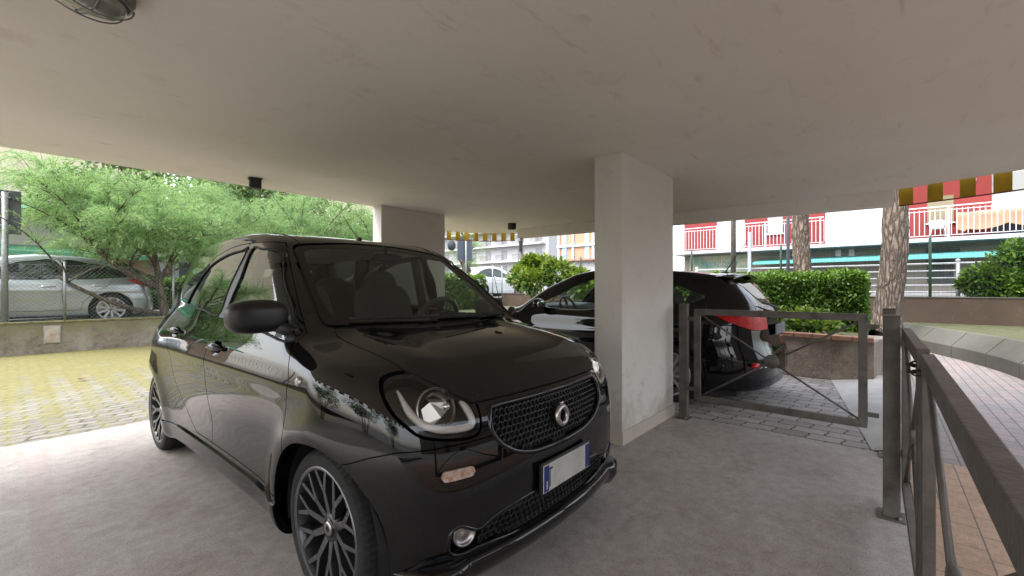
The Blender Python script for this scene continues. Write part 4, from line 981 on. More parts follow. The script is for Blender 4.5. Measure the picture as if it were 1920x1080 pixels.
# ---------------------------------------------------------------- foliage
def leaf_mesh(name, P, D, Nn, ln, wd, tint, m, parent=None, fold=.25, oval=True):
    """one pointed leaf per row: base P, direction D, normal Nn"""
    P = np.asarray(P, float); D = D / np.linalg.norm(D, axis=1)[:, None]; S_ = np.cross(D, Nn); S_ /= np.maximum(np.linalg.norm(S_, axis=1), 1e-6)[:, None]; U = np.cross(S_, D)
    ln = np.broadcast_to(np.asarray(ln, float), (len(P),))[:, None]; wd = np.broadcast_to(np.asarray(wd, float), (len(P),))[:, None]
    a = P; b = P + D * ln * .45 + S_ * wd / 2 + U * wd * fold; c = P + D * ln; d = P + D * ln * .45 - S_ * wd / 2 + U * wd * fold
    n = len(P); K = [a, b, c, d]
    if oval:
        h = wd / 2
        K = [a, P + D * ln * .28 + S_ * h * .85 + U * wd * fold, P + D * ln * .68 + S_ * h * .92 + U * wd * fold, c - U * ln * .12, P + D * ln * .68 - S_ * h * .92 + U * wd * fold, P + D * ln * .28 - S_ * h * .85 + U * wd * fold]
    q = len(K); V = np.stack(K, 1).reshape(-1, 3)
    me = bpy.data.meshes.new(name); me.vertices.add(q * n); me.vertices.foreach_set('co', V.ravel())
    me.loops.add(q * n); me.loops.foreach_set('vertex_index', np.arange(q * n, dtype=np.int32)); me.polygons.add(n); me.polygons.foreach_set('loop_start', np.arange(0, q * n, q, dtype=np.int32)); me.polygons.foreach_set('loop_total', np.full(n, q, np.int32))
    at = me.attributes.new('tint', 'FLOAT', 'POINT'); at.data.foreach_set('value', np.repeat(np.asarray(tint, float), q).astype(np.float32))
    me.update(calc_edges=True); me.validate(); return link(name, me, m, parent)
def rdir(rng, n):
    v = rng.normal(size=(n, 3)); return v / np.linalg.norm(v, axis=1)[:, None]
def clumps(rng, centers, radii, n, flat=.8):
    k = rng.integers(0, len(centers), n); d = rdir(rng, n); r = rng.random(n) ** .45
    C = np.array(centers)[k]; Rr = np.array(radii)[k]
    P = C + d * (Rr * r)[:, None] * np.array([1, 1, flat]); return P, d, k, r
def limbs(mb, segs, seg=7):
    for pts, r0, r1 in segs:
        n = len(pts); mb.tube(pts, [r0 + (r1 - r0) * i / (n - 1) for i in range(n)], seg)
def bezier(p0, p1, p2, n=9):
    p0, p1, p2 = Vector(p0), Vector(p1), Vector(p2); return [p0 * (1 - t) ** 2 + p1 * 2 * t * (1 - t) + p2 * t * t for t in [i / (n - 1) for i in range(n)]]
def tamarisk(loc, label, seed, spread, height, trunks, nsp=330, group=None, dens=42, zmin=-9., xmin=-9.):
    """several leaning stems with long arching plumes of thread-like leaves"""
    rng = np.random.default_rng(seed); rnd = random.Random(seed); root = thing('tamarisk_tree', loc, label, 'tree', group)
    tb = MB(); tips = []; br = MB()
    for (a, b, c, r) in trunks:
        pts = bezier(a, b, c, 12); limbs(tb, [(pts, r, r * .45)], 10)
        for k in range(15):
            q = pts[rnd.randint(4, 11)]
            if q.z < zmin - .5: continue
            an = rnd.uniform(0, 6.28); L = rnd.uniform(.5, 1.1) * spread * .55; up = rnd.uniform(.25, 1.1) * height * .42
            e = q + Vector((math.cos(an) * L, math.sin(an) * L, up)); m_ = q + Vector((math.cos(an) * L * .35, math.sin(an) * L * .35, up * .75)); p2 = bezier(q, m_, e, 8); limbs(br, [(p2, r * .32, .006)], 5)
            for j in range(3, 8):
                if p2[j].z > zmin and p2[j].x > xmin: tips.append(p2[j])
    tb.build('trunk', M_TBARK, root); 
    P = []; D = []; Nn = []; T = []; Ls = []
    for s in range(nsp):
        q = tips[rnd.randrange(len(tips))]; an = rnd.uniform(0, 6.28); L = rnd.uniform(.35, .95); rise = rnd.uniform(-.15, .6)
        e = Vector(q) + Vector((math.cos(an) * L, math.sin(an) * L, rise * L - .12)); m_ = Vector(q) + Vector((math.cos(an) * L * .5, math.sin(an) * L * .5, (rise + .45) * L)); pl = bezier(q, m_, e, 7)
        limbs(br, [(pl, .0045, .0015)], 3); tn = rnd.random() * .55 + .12
        n = dens; t = rng.random(n) * 6 * .999; i = t.astype(int); f = t - i; A = np.array([tuple(p) for p in pl]); base = A[i] * (1 - f)[:, None] + A[i + 1] * f[:, None]; tang = A[i + 1] - A[i]; tang /= np.linalg.norm(tang, axis=1)[:, None]
        d = tang * .9 + rdir(rng, n) * .75 + np.array([0, 0, .15]); P.append(base + rng.normal(size=(n, 3)) * .025); D.append(d); Nn.append(rdir(rng, n)); T.append(np.clip(tn + rng.normal(size=n) * .18, 0, 1)); Ls.append(.05 + .10 * rng.random(n))
    br.build('branch', M_TBARK, root)
    leaf_mesh('crown', np.concatenate(P), np.concatenate(D), np.concatenate(Nn), np.concatenate(Ls), .0088, np.concatenate(T), M_TAM, root, .1, oval=False)
    return root
def box_hedge(name, label, cat, a, b, n, leaf, m, seed, bulge=.06, group=None, top_light=True, rz=0., loc=None):
    rng = np.random.default_rng(seed); a = np.array(a, float); b = np.array(b, float); sz = b - a; c0 = (a + b) / 2; base = (c0[0], c0[1], a[2])
    root = thing(name, base, label, cat, group, rz)
    # points near the faces, with a lumpy outline
    P = rng.random((n, 3)); ax = rng.choice([0, 0, 1, 1, 2], n); sg = rng.integers(0, 2, n); sg = np.where(ax == 2, 1, sg)
    dep = np.abs(rng.normal(size=n)) * .10
    for i in range(3):
        k = ax == i; P[k, i] = np.where(sg[k] == 1, 1 - dep[k] / sz[i], dep[k] / sz[i])
    P = np.clip(P, -.05, 1.05); Q = (P - .5) * sz; Q[:, 2] = P[:, 2] * sz[2]
    Nn = np.zeros((n, 3)); Nn[np.arange(n), ax] = np.where(sg == 1, 1, -1)
    lump = np.sin(Q[:, 0] * 5.1 + seed) * np.sin(Q[:, 1] * 6.3 + 1.7 * seed) * np.sin(Q[:, 2] * 7 + .5) + .5 * np.sin(Q[:, 0] * 13 + Q[:, 2] * 11) * np.sin(Q[:, 1] * 12.1)
    Q += Nn * (lump * bulge)[:, None]
    D = Nn * .8 + rdir(rng, n) * .8 + np.array([0, 0, .25]); nn = Nn * .5 + rdir(rng, n) * .6 + np.array([0, 0, .5])
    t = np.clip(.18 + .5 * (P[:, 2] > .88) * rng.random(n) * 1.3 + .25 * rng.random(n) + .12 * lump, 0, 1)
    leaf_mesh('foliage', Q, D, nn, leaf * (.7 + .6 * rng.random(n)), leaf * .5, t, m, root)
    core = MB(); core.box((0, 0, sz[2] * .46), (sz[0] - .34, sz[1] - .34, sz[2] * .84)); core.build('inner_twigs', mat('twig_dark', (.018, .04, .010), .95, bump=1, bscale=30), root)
    return root
def leafy_bush(name, label, loc, centers, radii, n, leaf, m, seed, cat='bush', group=None, whorl=False, trunk=True, wr=.42):
    rng = np.random.default_rng(seed); root = thing(name, loc, label, cat, group); P, d, k, r = clumps(rng, centers, radii, n)
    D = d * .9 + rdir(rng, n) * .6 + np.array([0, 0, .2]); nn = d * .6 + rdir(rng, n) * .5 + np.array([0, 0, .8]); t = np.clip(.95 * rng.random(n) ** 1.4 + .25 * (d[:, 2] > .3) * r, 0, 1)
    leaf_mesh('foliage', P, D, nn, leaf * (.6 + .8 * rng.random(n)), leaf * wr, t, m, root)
    if trunk:
        b = MB()
        for c, q in zip(centers, radii): b.tube(bezier((c[0] * .15, c[1] * .15, 0), (c[0] * .4, c[1] * .4, c[2] * .5), c, 7), [.03] * 3 + [.02] * 2 + [.012] * 2, 6)
        b.build('stem', M_TBARK, root)
    return root
def street_z(x, y): return .50 + .023 * x + .012 * max(0., 14 - y) if x > 0 else .50 + .012 * max(0., 14 - y) * .3
def sheet(name, poly, z, m, kind='structure', thick=0.):
    mb = MB(); zs = z if callable(z) else (lambda x, y: z)
    vs = [(x, y, zs(x, y)) for x, y in poly]; mb.add(vs, [tuple(range(len(poly)))])
    if thick:
        n = len(poly); v2 = vs + [(x, y, zz - thick) for x, y, zz in vs]; mb.add(v2, [(i, n + i, n + (i + 1) % n, (i + 1) % n) for i in range(n)])
    o = mb.build(name, m); return tag(o, kind=kind)
# ---------------------------------------------------------------- the setting
def setting():
    sheet('ground', [(-300, -300), (300, -300), (300, 300), (-300, 300)], -.20, M_ASPH)
    sheet('floor', [(-2.8, -3.6), (-2.7, -.14), (3.0, -.14), (4.13, -.14), (4.13, 1.6), (6.0, 1.6), (5.85, 5.03), (-2.8, 5.03)], 0.0, M_FLOOR, thick=.15)
    sheet('parking_pavers', [(-14, -5), (-2.8, -5), (-2.8, 5.03), (5.85, 5.03), (6.0, 1.6), (4.13, 1.6), (4.13, -.12), (7.08, .46), (7.08, 11.87), (-14, 11.87)], -.012, M_MOSSP)
    sheet('gate_pavers', [(4.131, -.10), (7.06, .50), (7.06, 8.6), (6.02, 8.6), (5.86, 5.04), (6.02, 1.6), (4.131, 1.6)], -.008, M_PAVE)
    sheet('terracotta_path', [(-1.0, -2.2), (4.15, -2.2), (4.15, -.13), (-1.0, -.13)], .006, M_TERRA)
    sheet('walkway', [(4.15, -3.8), (13.2, -3.8), (13.2, .6), (7.0, .46), (4.15, -.12)], -.001, M_BRICKP)
    ap = MB(); ap.add([(7.08, .52, -.003), (4.16, .06, -.003), (4.16, -.13, .05), (7.08, -.05, .13), (4.16, -.15, -.02), (7.08, -.07, -.02)], [(0, 1, 2, 3), (3, 2, 4, 5)]); tag(ap.build('concrete_apron', mat('apron_concrete', (.50, .48, .45), .85, noise=.2, nscale=4, bump=.25, bscale=60)), kind='structure')
    # raised garden soil
    sheet('garden_soil', [(7.2, .2), (13.3, .1), (13.3, 11.9), (7.2, 11.9)], .50, M_SOIL)
    sheet('garden_verge', [(13.35, -.1), (12.42, -.44), (11.16, -.93), (10.16, -1.31), (9.25, -1.56), (8.55, -1.66), (7.58, -1.78), (6.6, -1.86), (6.6, -8), (13.35, -8)], .435, M_SOIL)
    for nm, poly in (('street', [(-60, 12.0), (13.45, 12.0), (13.45, 90), (-60, 90)]), ('side_street', [(13.45, -60), (90, -60), (90, 90), (13.45, 90)])):
        mb = MB(); xs = [p[0] for p in poly]; ys = [p[1] for p in poly]; x0, x1, y0, y1 = min(xs), max(xs), min(ys), max(ys); n = 10
        cap = lambda x, y: min(1.15, street_z(min(x, 16), y))
        vs = [(x0 + (x1 - x0) * i / n, y0 + (y1 - y0) * j / n, cap(x0 + (x1 - x0) * i / n, y0 + (y1 - y0) * j / n)) for i in range(n + 1) for j in range(n + 1)]
        mb.add(vs, [(i * (n + 1) + j, (i + 1) * (n + 1) + j, (i + 1) * (n + 1) + j + 1, i * (n + 1) + j + 1) for i in range(n) for j in range(n)]); tag(mb.build(nm, M_ASPH), kind='structure')
    # ceiling slab of the building overhead, with the round balcony corner
    ce = [(-2.7, -1.75), (4.6, -1.75), (5.40, -1.62), (5.81, -.94), (6.13, -.08), (5.79, 4.84), (6.0, 4.98), (6.15, 5.20), (5.95, 5.58), (5.60, 5.85), (5.15, 6.0), (4.7, 5.98), (4.25, 5.7), (4.08, 5.25), (4.06, 4.93), (-2.7, 4.93)]
    mb = MB(); n = len(ce); vs = [(x, y, 2.24) for x, y in ce] + [(x, y, 2.62) for x, y in ce]
    mb.add(vs, [tuple(range(n))[::-1], tuple(range(n, 2 * n))] + [(i, (i + 1) % n, n + (i + 1) % n, n + i) for i in range(n)]); tag(mb.build('ceiling', M_CEIL), kind='structure')
    mb = MB(); mb.add([(6.13, -.09, 2.09), (6.33, -.09, 2.09), (5.99, 4.84, 2.09), (5.79, 4.84, 2.09), (6.13, -.09, 2.245), (6.33, -.09, 2.62), (5.99, 4.84, 2.62), (5.79, 4.84, 2.245)], [(0, 3, 2, 1), (0, 4, 7, 3), (0, 1, 5, 4), (1, 2, 6, 5), (2, 3, 7, 6)]); tag(mb.build('edge_beam', M_CEIL), kind='structure')
    # upper storey, so the building has a body above the ceiling
    mb = MB(); mb.b2((-2.6, -1.6, 2.62), (4.0, 4.6, 8.5)); b = mb.build('upper_storey', M_PILLAR); tag(b, kind='structure')

def pillar(x0, x1, y0, y1, label):
    t = thing('pillar', ((x0 + x1) / 2, (y0 + y1) / 2, 0), label, 'pillar', 'plastered wall pillars'); w, d = x1 - x0, y1 - y0
    mb = MB(); mb.box((0, 0, 1.12), (w, d, 2.24)); mb.build('shaft', M_PILLAR, t, bevel=.006)
    mb = MB(); n = max(2, round(w / .2)); e = .010
    for k in range(n):
        a = -w / 2 - e + (w + 2 * e) * k / n
        for s in (-1, 1): mb.box((a + (w + 2 * e) / n / 2, s * (d / 2 + e / 2), .0515), ((w + 2 * e) / n - .0025, e, .103))
    for s in (-1, 1): mb.box((s * (w / 2 + e / 2), 0, .0515), (e, d, .103))
    mb.build('skirting', M_SKIRT, t)
def gate_leaf(name, loc, w, rz, label, group, z0=.18, z1=1.01, hinge=None):
    t = thing(name, loc, label, 'gate', group, rz); q = .052; d = .032
    mb = MB(); mb.b2((0, -d / 2, z1 - q), (w, d / 2, z1)); mb.b2((0, -d / 2, z0), (w, d / 2, z0 + q)); mb.b2((0, -d / 2, z0 + q), (q, d / 2, z1 - q)); mb.b2((w - q, -d / 2, z0 + q), (w, d / 2, z1 - q)); mb.build('frame', M_IRON, t, bevel=.003)
    zm = (z0 + z1) / 2
    for (ax, az, bx, bz) in ((q, z0 + q, w / 2, zm), (w - q, z0 + q, w / 2, zm), (q, z1 - q, w / 2, zm), (w - q, z1 - q, w / 2, zm)):
        mb = MB(); mb.tube([(ax - .01, 0, az), (bx, 0, bz)], .0078, 8); mb.build('brace_rod', M_IRON, t)
    mb = MB(); mb.lathe([(0, -.010), (.052, -.010), (.056, -.007), (.056, .007), (.052, .010), (0, .010)], 32, M=Matrix.Translation((w / 2, 0, zm)) @ Matrix.Rotation(R(90), 4, 'Z')); mb.build('medallion', M_IRON, t)
    for s in (hinge or ()):
        for zz in (z0 + .10, z1 - .09):
            mb = MB(); x = -.03 if s < 0 else w + .03; mb.b2((x - .035, -.008, zz - .016), (x + .035, .008, zz + .016)); mb.build('hinge_bar', M_IRON, t)
    return t
def gate_post(x, y, label, h=1.05):
    t = thing('gate_post', (x, y, 0), label, 'post', 'gate and railing posts'); mb = MB(); mb.box((0, 0, h / 2), (.07, .07, h - .008)); mb.build('post', M_IRON, t, bevel=.003)
    mb = MB(); mb.box((0, 0, h), (.074, .074, .008)); mb.build('post_cap', M_IRON, t, bevel=.002)
    mb = MB(); mb.box((0, 0, .005), (.13, .11, .010)); mb.build('base_plate', M_IRON, t, bevel=.002)
    for dx in (-.048, .048):
        mb = MB(); mb.lathe([(0, .0), (.009, 0), (.009, .010), (0, .010)], 6, M=Matrix.Translation((dx, -.03, .010)) @ Matrix.Rotation(R(-90), 4, 'Y')); mb.build('bolt', M_GALV, t)
def valance(pts, z0, z1, step, label):
    """striped awning edge following a polyline: mustard and clear strips over a red binding"""
    P = catmull([(x, y, 0) for x, y in pts], 20, False); L = [0]
    for a, b in zip(P, P[1:]): L.append(L[-1] + math.dist(a, b))
    at = lambda s: tuple(np.interp(s, L, [p[i] for p in P]) for i in (0, 1))
    t = thing('awning_valance', (pts[0][0], pts[0][1], z0), label, 'awning', 'striped awning edges'); ox, oy = pts[0]; n = int(L[-1] / step)
    for k in range(n):
        q = MB(); m = 7; vs = []
        for i in range(m):
            s = (k + i / (m - 1)) * step; x, y = at(s); x2, y2 = at(min(s + .01, L[-1])); dx, dy = x2 - x, y2 - y; dl = math.hypot(dx, dy) or 1; w = .010 * math.sin(s * 17) + .004 * math.sin(s * 43)
            px, py = x - ox - dy / dl * w, y - oy + dx / dl * w; vs += [(px, py, 0), (px - dy / dl * .002, py + dx / dl * .002, z1 - z0)]
        q.add(vs, [(2 * i, 2 * i + 2, 2 * i + 3, 2 * i + 1) for i in range(m - 1)], 0, True); q.build('stripe', M_AWN if k % 2 == 0 else M_AWNL, t)
    q = MB(); q.tube([(at(s)[0] - ox, at(s)[1] - oy, -.004) for s in np.linspace(0, n * step, 40)], .007, 6); q.build('binding', M_AWNB, t)
def wire_fence(name, label, a, b, z0, z1, px, pz, m, posts, diag=False, rw=.0018, pr=.018, ph=.1, brace=None, point=False, zs=0.):
    """a mesh fence from a to b (x, y); posts at distances"""
    L = math.dist(a, b); rz = math.atan2(b[1] - a[1], b[0] - a[0]); t = thing(name, (a[0], a[1], z0), label, 'fence', None, rz); h = z1 - z0; mb = MB()
    if diag:
        n = int((L + h) / px)
        for k in range(-int(h / px) - 1, int(L / px) + 2):
            for s in (1, -1):
                x0, x1 = (k * px, k * px + h) if s > 0 else (k * px + h, k * px); y0, y1 = 0., h
                if max(x0, x1) <= 0 or min(x0, x1) >= L: continue
                f0, f1 = 0., 1.
                for bound, side in ((0, -1), (L, 1)):
                    pass
                dx = x1 - x0; ts = sorted(((0 - x0) / dx, (L - x0) / dx)); f0, f1 = max(0, ts[0]), min(1, ts[1])
                if f1 > f0: mb.tube([(x0 + dx * f0, s * .002, h * f0), (x0 + dx * f1, s * .002, h * f1)], rw, 3, cap=False)
        for z in (0.02, h / 2, h - .01): mb.tube([(0, 0, z), (L, 0, z)], rw * 1.3, 3, cap=False)
    else:
        for k in range(int(L / px) + 1): mb.tube([(k * px, 0, 0), (k * px, 0, h)], rw, 3, cap=False)
        for k in range(int(h / pz) + 1): mb.tube([(0, 0, k * pz), (L, 0, k * pz)], rw, 3, cap=False)
    mb.build('wire_mesh', m, t)
    for d in posts:
        q = MB(); q.tube([(d, -.03, 0), (d, -.03, h + ph)] + ([(d, -.03, h + ph + .10)] if point else []), [pr, pr] + ([.003] if point else []), 10); q.build('fence_post', m if point else M_GALV, t)
    for d0, d1 in (brace or ()):
        q = MB(); q.tube([(d0, -.05, h * .85), (d1, -.05, 0)], .014, 8); q.build('brace', m, t)
    return t
def block_building(name, label, a, b, m, rows, cols, side='x', zbase=0, group=None, win=(1.1, 1.4), wm=None, balcony=True, roofm=None):
    """plain block whose facade (-X or -Y side) has rows of windows and balconies"""
    t = thing(name, ((a[0] + b[0]) / 2, (a[1] + b[1]) / 2, a[2]), label, 'building', group); w, d, h = b[0] - a[0], b[1] - a[1], b[2] - a[2]
    mb = MB(); mb.box((0, 0, h / 2), (w, d, h)); mb.build('wall', m, t); wm = wm or mat('window_dark', (.05, .06, .07), .15)
    span = d if side == 'x' else w; fh = h / rows
    for r in range(rows):
        if balcony:
            q = MB(); c = (-w / 2 - .6, 0, r * fh) if side == 'x' else (0, -d / 2 - .6, r * fh)
            if r: q.box(c, (1.2, d * .96, .22) if side == 'x' else (w * .96, 1.2, .22)); q.build('balcony', m, t)
        for k in range(cols):
            u = -span / 2 + span * (k + .5) / cols; z = r * fh + .4 + win[1] / 2
            q = MB(); q.box((-w / 2 - .02, u, z) if side == 'x' else (u, -d / 2 - .02, z), (.05, win[0], win[1]) if side == 'x' else (win[0], .05, win[1])); q.build('window', wm, t)
            if balcony and r:
                q = MB()
                for j in range(9):
                    v = u - win[0] * .7 + win[0] * 1.4 * j / 8; q.box((-w / 2 - 1.15, v, r * fh + .55) if side == 'x' else (v, -d / 2 - 1.15, r * fh + .55), (.04, .04, .9))
                q.box((-w / 2 - 1.15, u, r * fh + 1.0) if side == 'x' else (u, -d / 2 - 1.15, r * fh + 1.0), (.05, win[0] * 1.4, .05) if side == 'x' else (win[0] * 1.4, .05, .05)); q.build('balcony_rail', M_IRON, t)
    if roofm: q = MB(); q.box((0, 0, h + .1), (w + .8, d + .8, .2)); q.build('roof', roofm, t)
    return t
def pine_trunk(loc, r, top, lean, label, seed):
    rng = np.random.default_rng(seed); t = thing('pine_tree', loc, label, 'tree', 'pines by the boundary wall'); mb = MB(); n, seg = 90, 64; vs = []; H = top
    for i in range(n + 1):
        u = i / n; z = H * u; cx = lean[0] * u + .05 * math.sin(u * 9 + seed) ; cy_ = lean[1] * u + .04 * math.sin(u * 7 + 2 * seed); rr = r * (1.18 - .28 * u + .35 * math.exp(-u * 22))
        for k in range(seg):
            a = 2 * math.pi * k / seg; pl = .5 + .5 * math.sin(7 * a + 2.2 * math.sin(z * 3.1 + seed) + 1.3 * math.sin(a * 3 + z * 5)); pl = pl * (.6 + .4 * math.sin(z * 11 + 4 * math.sin(a * 2 + seed)))
            q = rr * (1 + .085 * pl + .02 * rng.normal()); vs.append((cx + q * math.cos(a), cy_ + q * math.sin(a), z))
    mb.add(vs, [(i * seg + k, i * seg + (k + 1) % seg, (i + 1) * seg + (k + 1) % seg, (i + 1) * seg + k) for i in range(n) for k in range(seg)], 0, True); mb.build('trunk', M_BARK, t)
    # umbrella crown above the roof line
    C = []; Q = []
    for k in range(9): a = rng.random() * 6.28; d = rng.random() * 1.9; C.append((lean[0] + d * math.cos(a), lean[1] + d * math.sin(a), H + .6 + .5 * rng.random())); Q.append(.9)
    P, d, k, rr = clumps(rng, C, Q, 5000, .5); leaf_mesh('crown', P, d + rdir(rng, 5000) * .5, rdir(rng, 5000), .22, .03, rng.random(5000) * .5, M_BACKL, t)
    q = MB()
    for c in C[:6]: q.tube(bezier((lean[0], lean[1], H - .3), (lean[0] * .9 + c[0] * .1, lean[1], H + .3), c, 6), .05, 6)
    q.build('branch', M_BARK, t)

def place_all():
    setting()
    pillar(3.045, 4.10, 1.505, 1.745, 'broad plastered pillar standing between the two black cars'); pillar(3.03, 4.06, 4.74, 4.93, 'plastered pillar behind the roof of the foreground car')
    # ceiling fittings
    t = thing('ceiling_lamp', (.175, 2.05, 2.24), 'oval bulkhead lamp with clear glass and wire cage on the ceiling', 'lamp', None, R(20))
    def oval(rx, ry, z, mb, seg=40): return [(rx * math.cos(2 * math.pi * k / seg), ry * math.sin(2 * math.pi * k / seg), z) for k in range(seg)]
    def loft(rings, mb, cap=True):
        seg = len(rings[0]); mb.add([p for r in rings for p in r], [(i * seg + k, i * seg + (k + 1) % seg, (i + 1) * seg + (k + 1) % seg, (i + 1) * seg + k) for i in range(len(rings) - 1) for k in range(seg)], 0, True)
        if cap: mb.add(rings[-1], [tuple(range(seg))])
    mb = MB(); loft([oval(.135, .095, 0, mb), oval(.135, .095, -.025, mb), oval(.125, .085, -.040, mb)], mb); mb.build('lamp_base', mat('lamp_grey', (.20, .19, .175), .5, noise=.3, nscale=20), t, rot=(0, 0, 0))
    mb = MB(); loft([oval(.112 * c, .075 * c, -.040 - .062 * s, mb) for c, s in ((1, 0), (.98, .35), (.90, .65), (.72, .86), (.42, .97), (.1, 1))], mb); mb.build('glass_dome', mat('lamp_glass', (.34, .35, .31), .12, coat=1, noise=.35, nscale=14), t)
    mb = MB(); loft([oval(.10, .066, -.0405, mb), oval(.07, .045, -.0405, mb)], mb); mb.build('reflector_plate', mat('lamp_plate', (.45, .45, .42), .4), t)
    mb = MB(); mb.sphere((.01, 0, -.07), (.032, .028, .026), 16, 10); mb.build('bulb', mat('bulb_glass', (.6, .6, .56), .2), t)
    mb = MB(); mb.tube(oval(.122, .084, -.046, mb), .0045, 6, closed=True)
    for yy in (-.03, .03): mb.tube([(.122 * math.cos(a), yy, -.046 - .068 * math.sin(a)) for a in np.linspace(0, math.pi, 16)], .0028, 6)
    mb.tube([(0, .084 * math.cos(a), -.046 - .068 * math.sin(a)) for a in np.linspace(0, math.pi, 14)], .0028, 6); mb.build('wire_cage', M_GALV, t)
    for x, y, lab in ((1.53, 4.52, 'small black square spotlight at the ceiling edge above the tamarisk trees'), (5.25, 4.5, 'small black square spotlight at the ceiling corner above the striped awning')):
        t = thing('spotlight', (x, y, 2.24), lab, 'lamp', 'ceiling edge spotlights', R(-12)); mb = MB(); mb.box((0, 0, -.055), (.095, .095, .085)); mb.box((0, 0, -.006), (.115, .10, .010)); mb.build('housing', M_TRIMR, t, bevel=.004)
        mb = MB(); mb.lathe([(0, 0), (.022, 0), (.030, .004), (.032, -.004)], 24, M=Matrix.Translation((0, -.046, -.055)) @ Matrix.Rotation(R(-90), 4, 'Z')); mb.build('lens', M_TRIM, t)
    valance([(6.16, -.13), (5.84, -.96), (5.40, -1.68)], 2.075, 2.30, .115, 'mustard striped awning edge hanging outside the right end of the ceiling')
    valance([(4.02, 5.3), (4.22, 5.75), (4.7, 6.03), (5.15, 6.05), (5.62, 5.9), (5.98, 5.61), (6.19, 5.22)], 2.10, 2.30, .088, 'mustard striped awning edge curving round the far ceiling corner')
    # gate, posts and railing leaves
    gate_leaf('metal_gate', (4.07, .085, 0), 1.215, R(90), 'brown square tube gate with crossed rods and round medallion before the black car tail', 'square tube gates', hinge=(-1, 1))
    gate_post(4.07, 1.395, 'square iron gate post beside the near pillar'); gate_post(4.07, -.035, 'square iron gate post at the free end of the cross braced gate'); gate_post(3.01, -.035, 'square iron post nearest the camera where the railing begins')
    g = gate_leaf('metal_gate', (2.955, -.088, 0), 1.02, R(180) + .012, 'brown square tube railing leaf fixed between the near post and the chain', 'square tube gates', z0=.18, z1=.995, hinge=(-1,))
    g = gate_leaf('metal_gate', (1.90, -.108, 0), 1.36, R(180), 'brown square tube railing leaf running past the camera at lower right', 'square tube gates', z0=.18, z1=.985)
    t = thing('lock_chain', (1.935, -.10, .93), 'dark chain looped around the joint of the two railing leaves', 'chain'); 
    for k in range(12):
        a = 2 * math.pi * k / 12; c = Vector((.052 * math.cos(a), .034 * math.sin(a), .010 * math.sin(2 * a) + .0)); d = Vector((-.052 * math.sin(a), .034 * math.cos(a), 0)).normalized(); up = Vector((0, 0, 1)) if k % 2 else d.cross(Vector((0, 0, 1))).normalized()
        q = MB(); q.tube([c + d * (.017 * math.cos(f)) + up * (.009 * math.sin(f)) for f in np.linspace(0, 2 * math.pi, 13)[:-1]], .0032, 6, closed=True); q.build('chain_link', M_RUST, t)
    t = thing('dry_leaf', (.63, 7.94, .006), 'single curled brown dry leaf lying on the mossy pavers', 'leaf', None, .6); mb = MB(); mb.add([(-.05, 0, .012), (-.02, .03, .02), (.03, .028, .012), (.06, 0, .022), (.03, -.03, .016), (-.02, -.028, .008), (0, 0, .004)], [(0, 6, 1), (1, 6, 2), (2, 6, 3), (3, 6, 4), (4, 6, 5), (5, 6, 0)]); mb.build('leaf_blade', mat('dry_leaf', (.10, .045, .02), .8), t)
    # boundary wall at the left with fence, meter box
    t = thing('garden_wall', (0, 11.97, 0), 'low weathered concrete wall with moss at the back of the parking yard', 'wall'); mb = MB(); mb.b2((-14, -.10, -.1), (13.3, .12, .56)); mb.build('wall_body', M_OLD, t)
    mb = MB(); mb.b2((-14, -.115, .56), (13.3, .14, .585)); mb.build('coping', mat('mossy_coping', (.22, .21, .10), .95, noise=.5, nscale=9, bump=1, bscale=40), t)
    t = thing('meter_box', (.55, 11.865, .17), 'small grey square meter cover set in the low garden wall', 'box'); mb = MB(); mb.box((0, 0, .165), (.225, .03, .33)); mb.build('frame', mat('box_grey', (.36, .36, .33), .7, noise=.4, nscale=12), t, bevel=.004); mb = MB(); mb.box((0, -.018, .165), (.19, .012, .295)); mb.build('cover', mat('box_cover', (.42, .42, .38), .7, nscale=9, col2=(.30, .20, .14)), t, bevel=.003)
    wire_fence('chain_link_fence', 'rusty chain link fence on the low wall in front of the silver car', (-6, 12.0), (5.6, 12.0), .585, 1.66, .075, 0, M_WIRE, (1.9, 4.2, 6.72, 8.4, 10.6), diag=True, rw=.0022, pr=.021, ph=.06)
    wire_fence('wire_mesh_fence', 'dark wire mesh fence in front of the small white car', (9.6, 11.9), (13.2, 11.9), .585, 2.12, .07, .12, M_GWIRE, (3.05, 3.62 - .0), rw=.002, pr=.022, ph=.04, brace=((3.05, 3.5),))
    # signs seen from behind
    t = thing('road_sign', (-.03, 12.12, .5), 'large dark grey sign panel seen from behind on a thick pole at far left', 'sign'); mb = MB(); mb.tube([(0, 0, 0), (0, 0, 2.45)], .045, 14); mb.build('pole', M_GALV, t); mb = MB(); mb.b2((-.45, .05, 1.70), (.20, .075, 2.50)); mb.build('panel', mat('sign_back', (.075, .085, .095), .5, noise=.2, nscale=5), t, bevel=.004)
    for z in (1.85, 2.36): mb = MB(); mb.tube([(-.06, .03, z), (.06, .03, z)], .014, 8); mb.sphere((.055, -.01, z), .02, 10, 8); mb.build('clamp', M_GALV, t)
    t = thing('road_sign', (11.55, 12.25, .6), 'blue grey sign panels seen from behind on a pole below the curved awning', 'sign'); mb = MB(); mb.tube([(0, 0, 0), (0, 0, 2.6)], .04, 12); mb.build('pole', M_GALV, t)
    for a, b_ in ((-.38, -.015), (.02, .37)): mb = MB(); mb.b2((a, .05, 1.70), (b_, .07, 2.55)); mb.build('panel', mat('sign_back_blue', (.09, .11, .15), .5), t, bevel=.004)
    mb = MB(); mb.lathe([(0, 0), (.20, 0), (.20, .02), (0, .02)], 32, M=Matrix.Translation((-.55, .2, 2.25)) @ Matrix.Rotation(R(90), 4, 'Z')); mb.build('round_panel', mat('sign_back'  , (.1, .1, .1)), t)
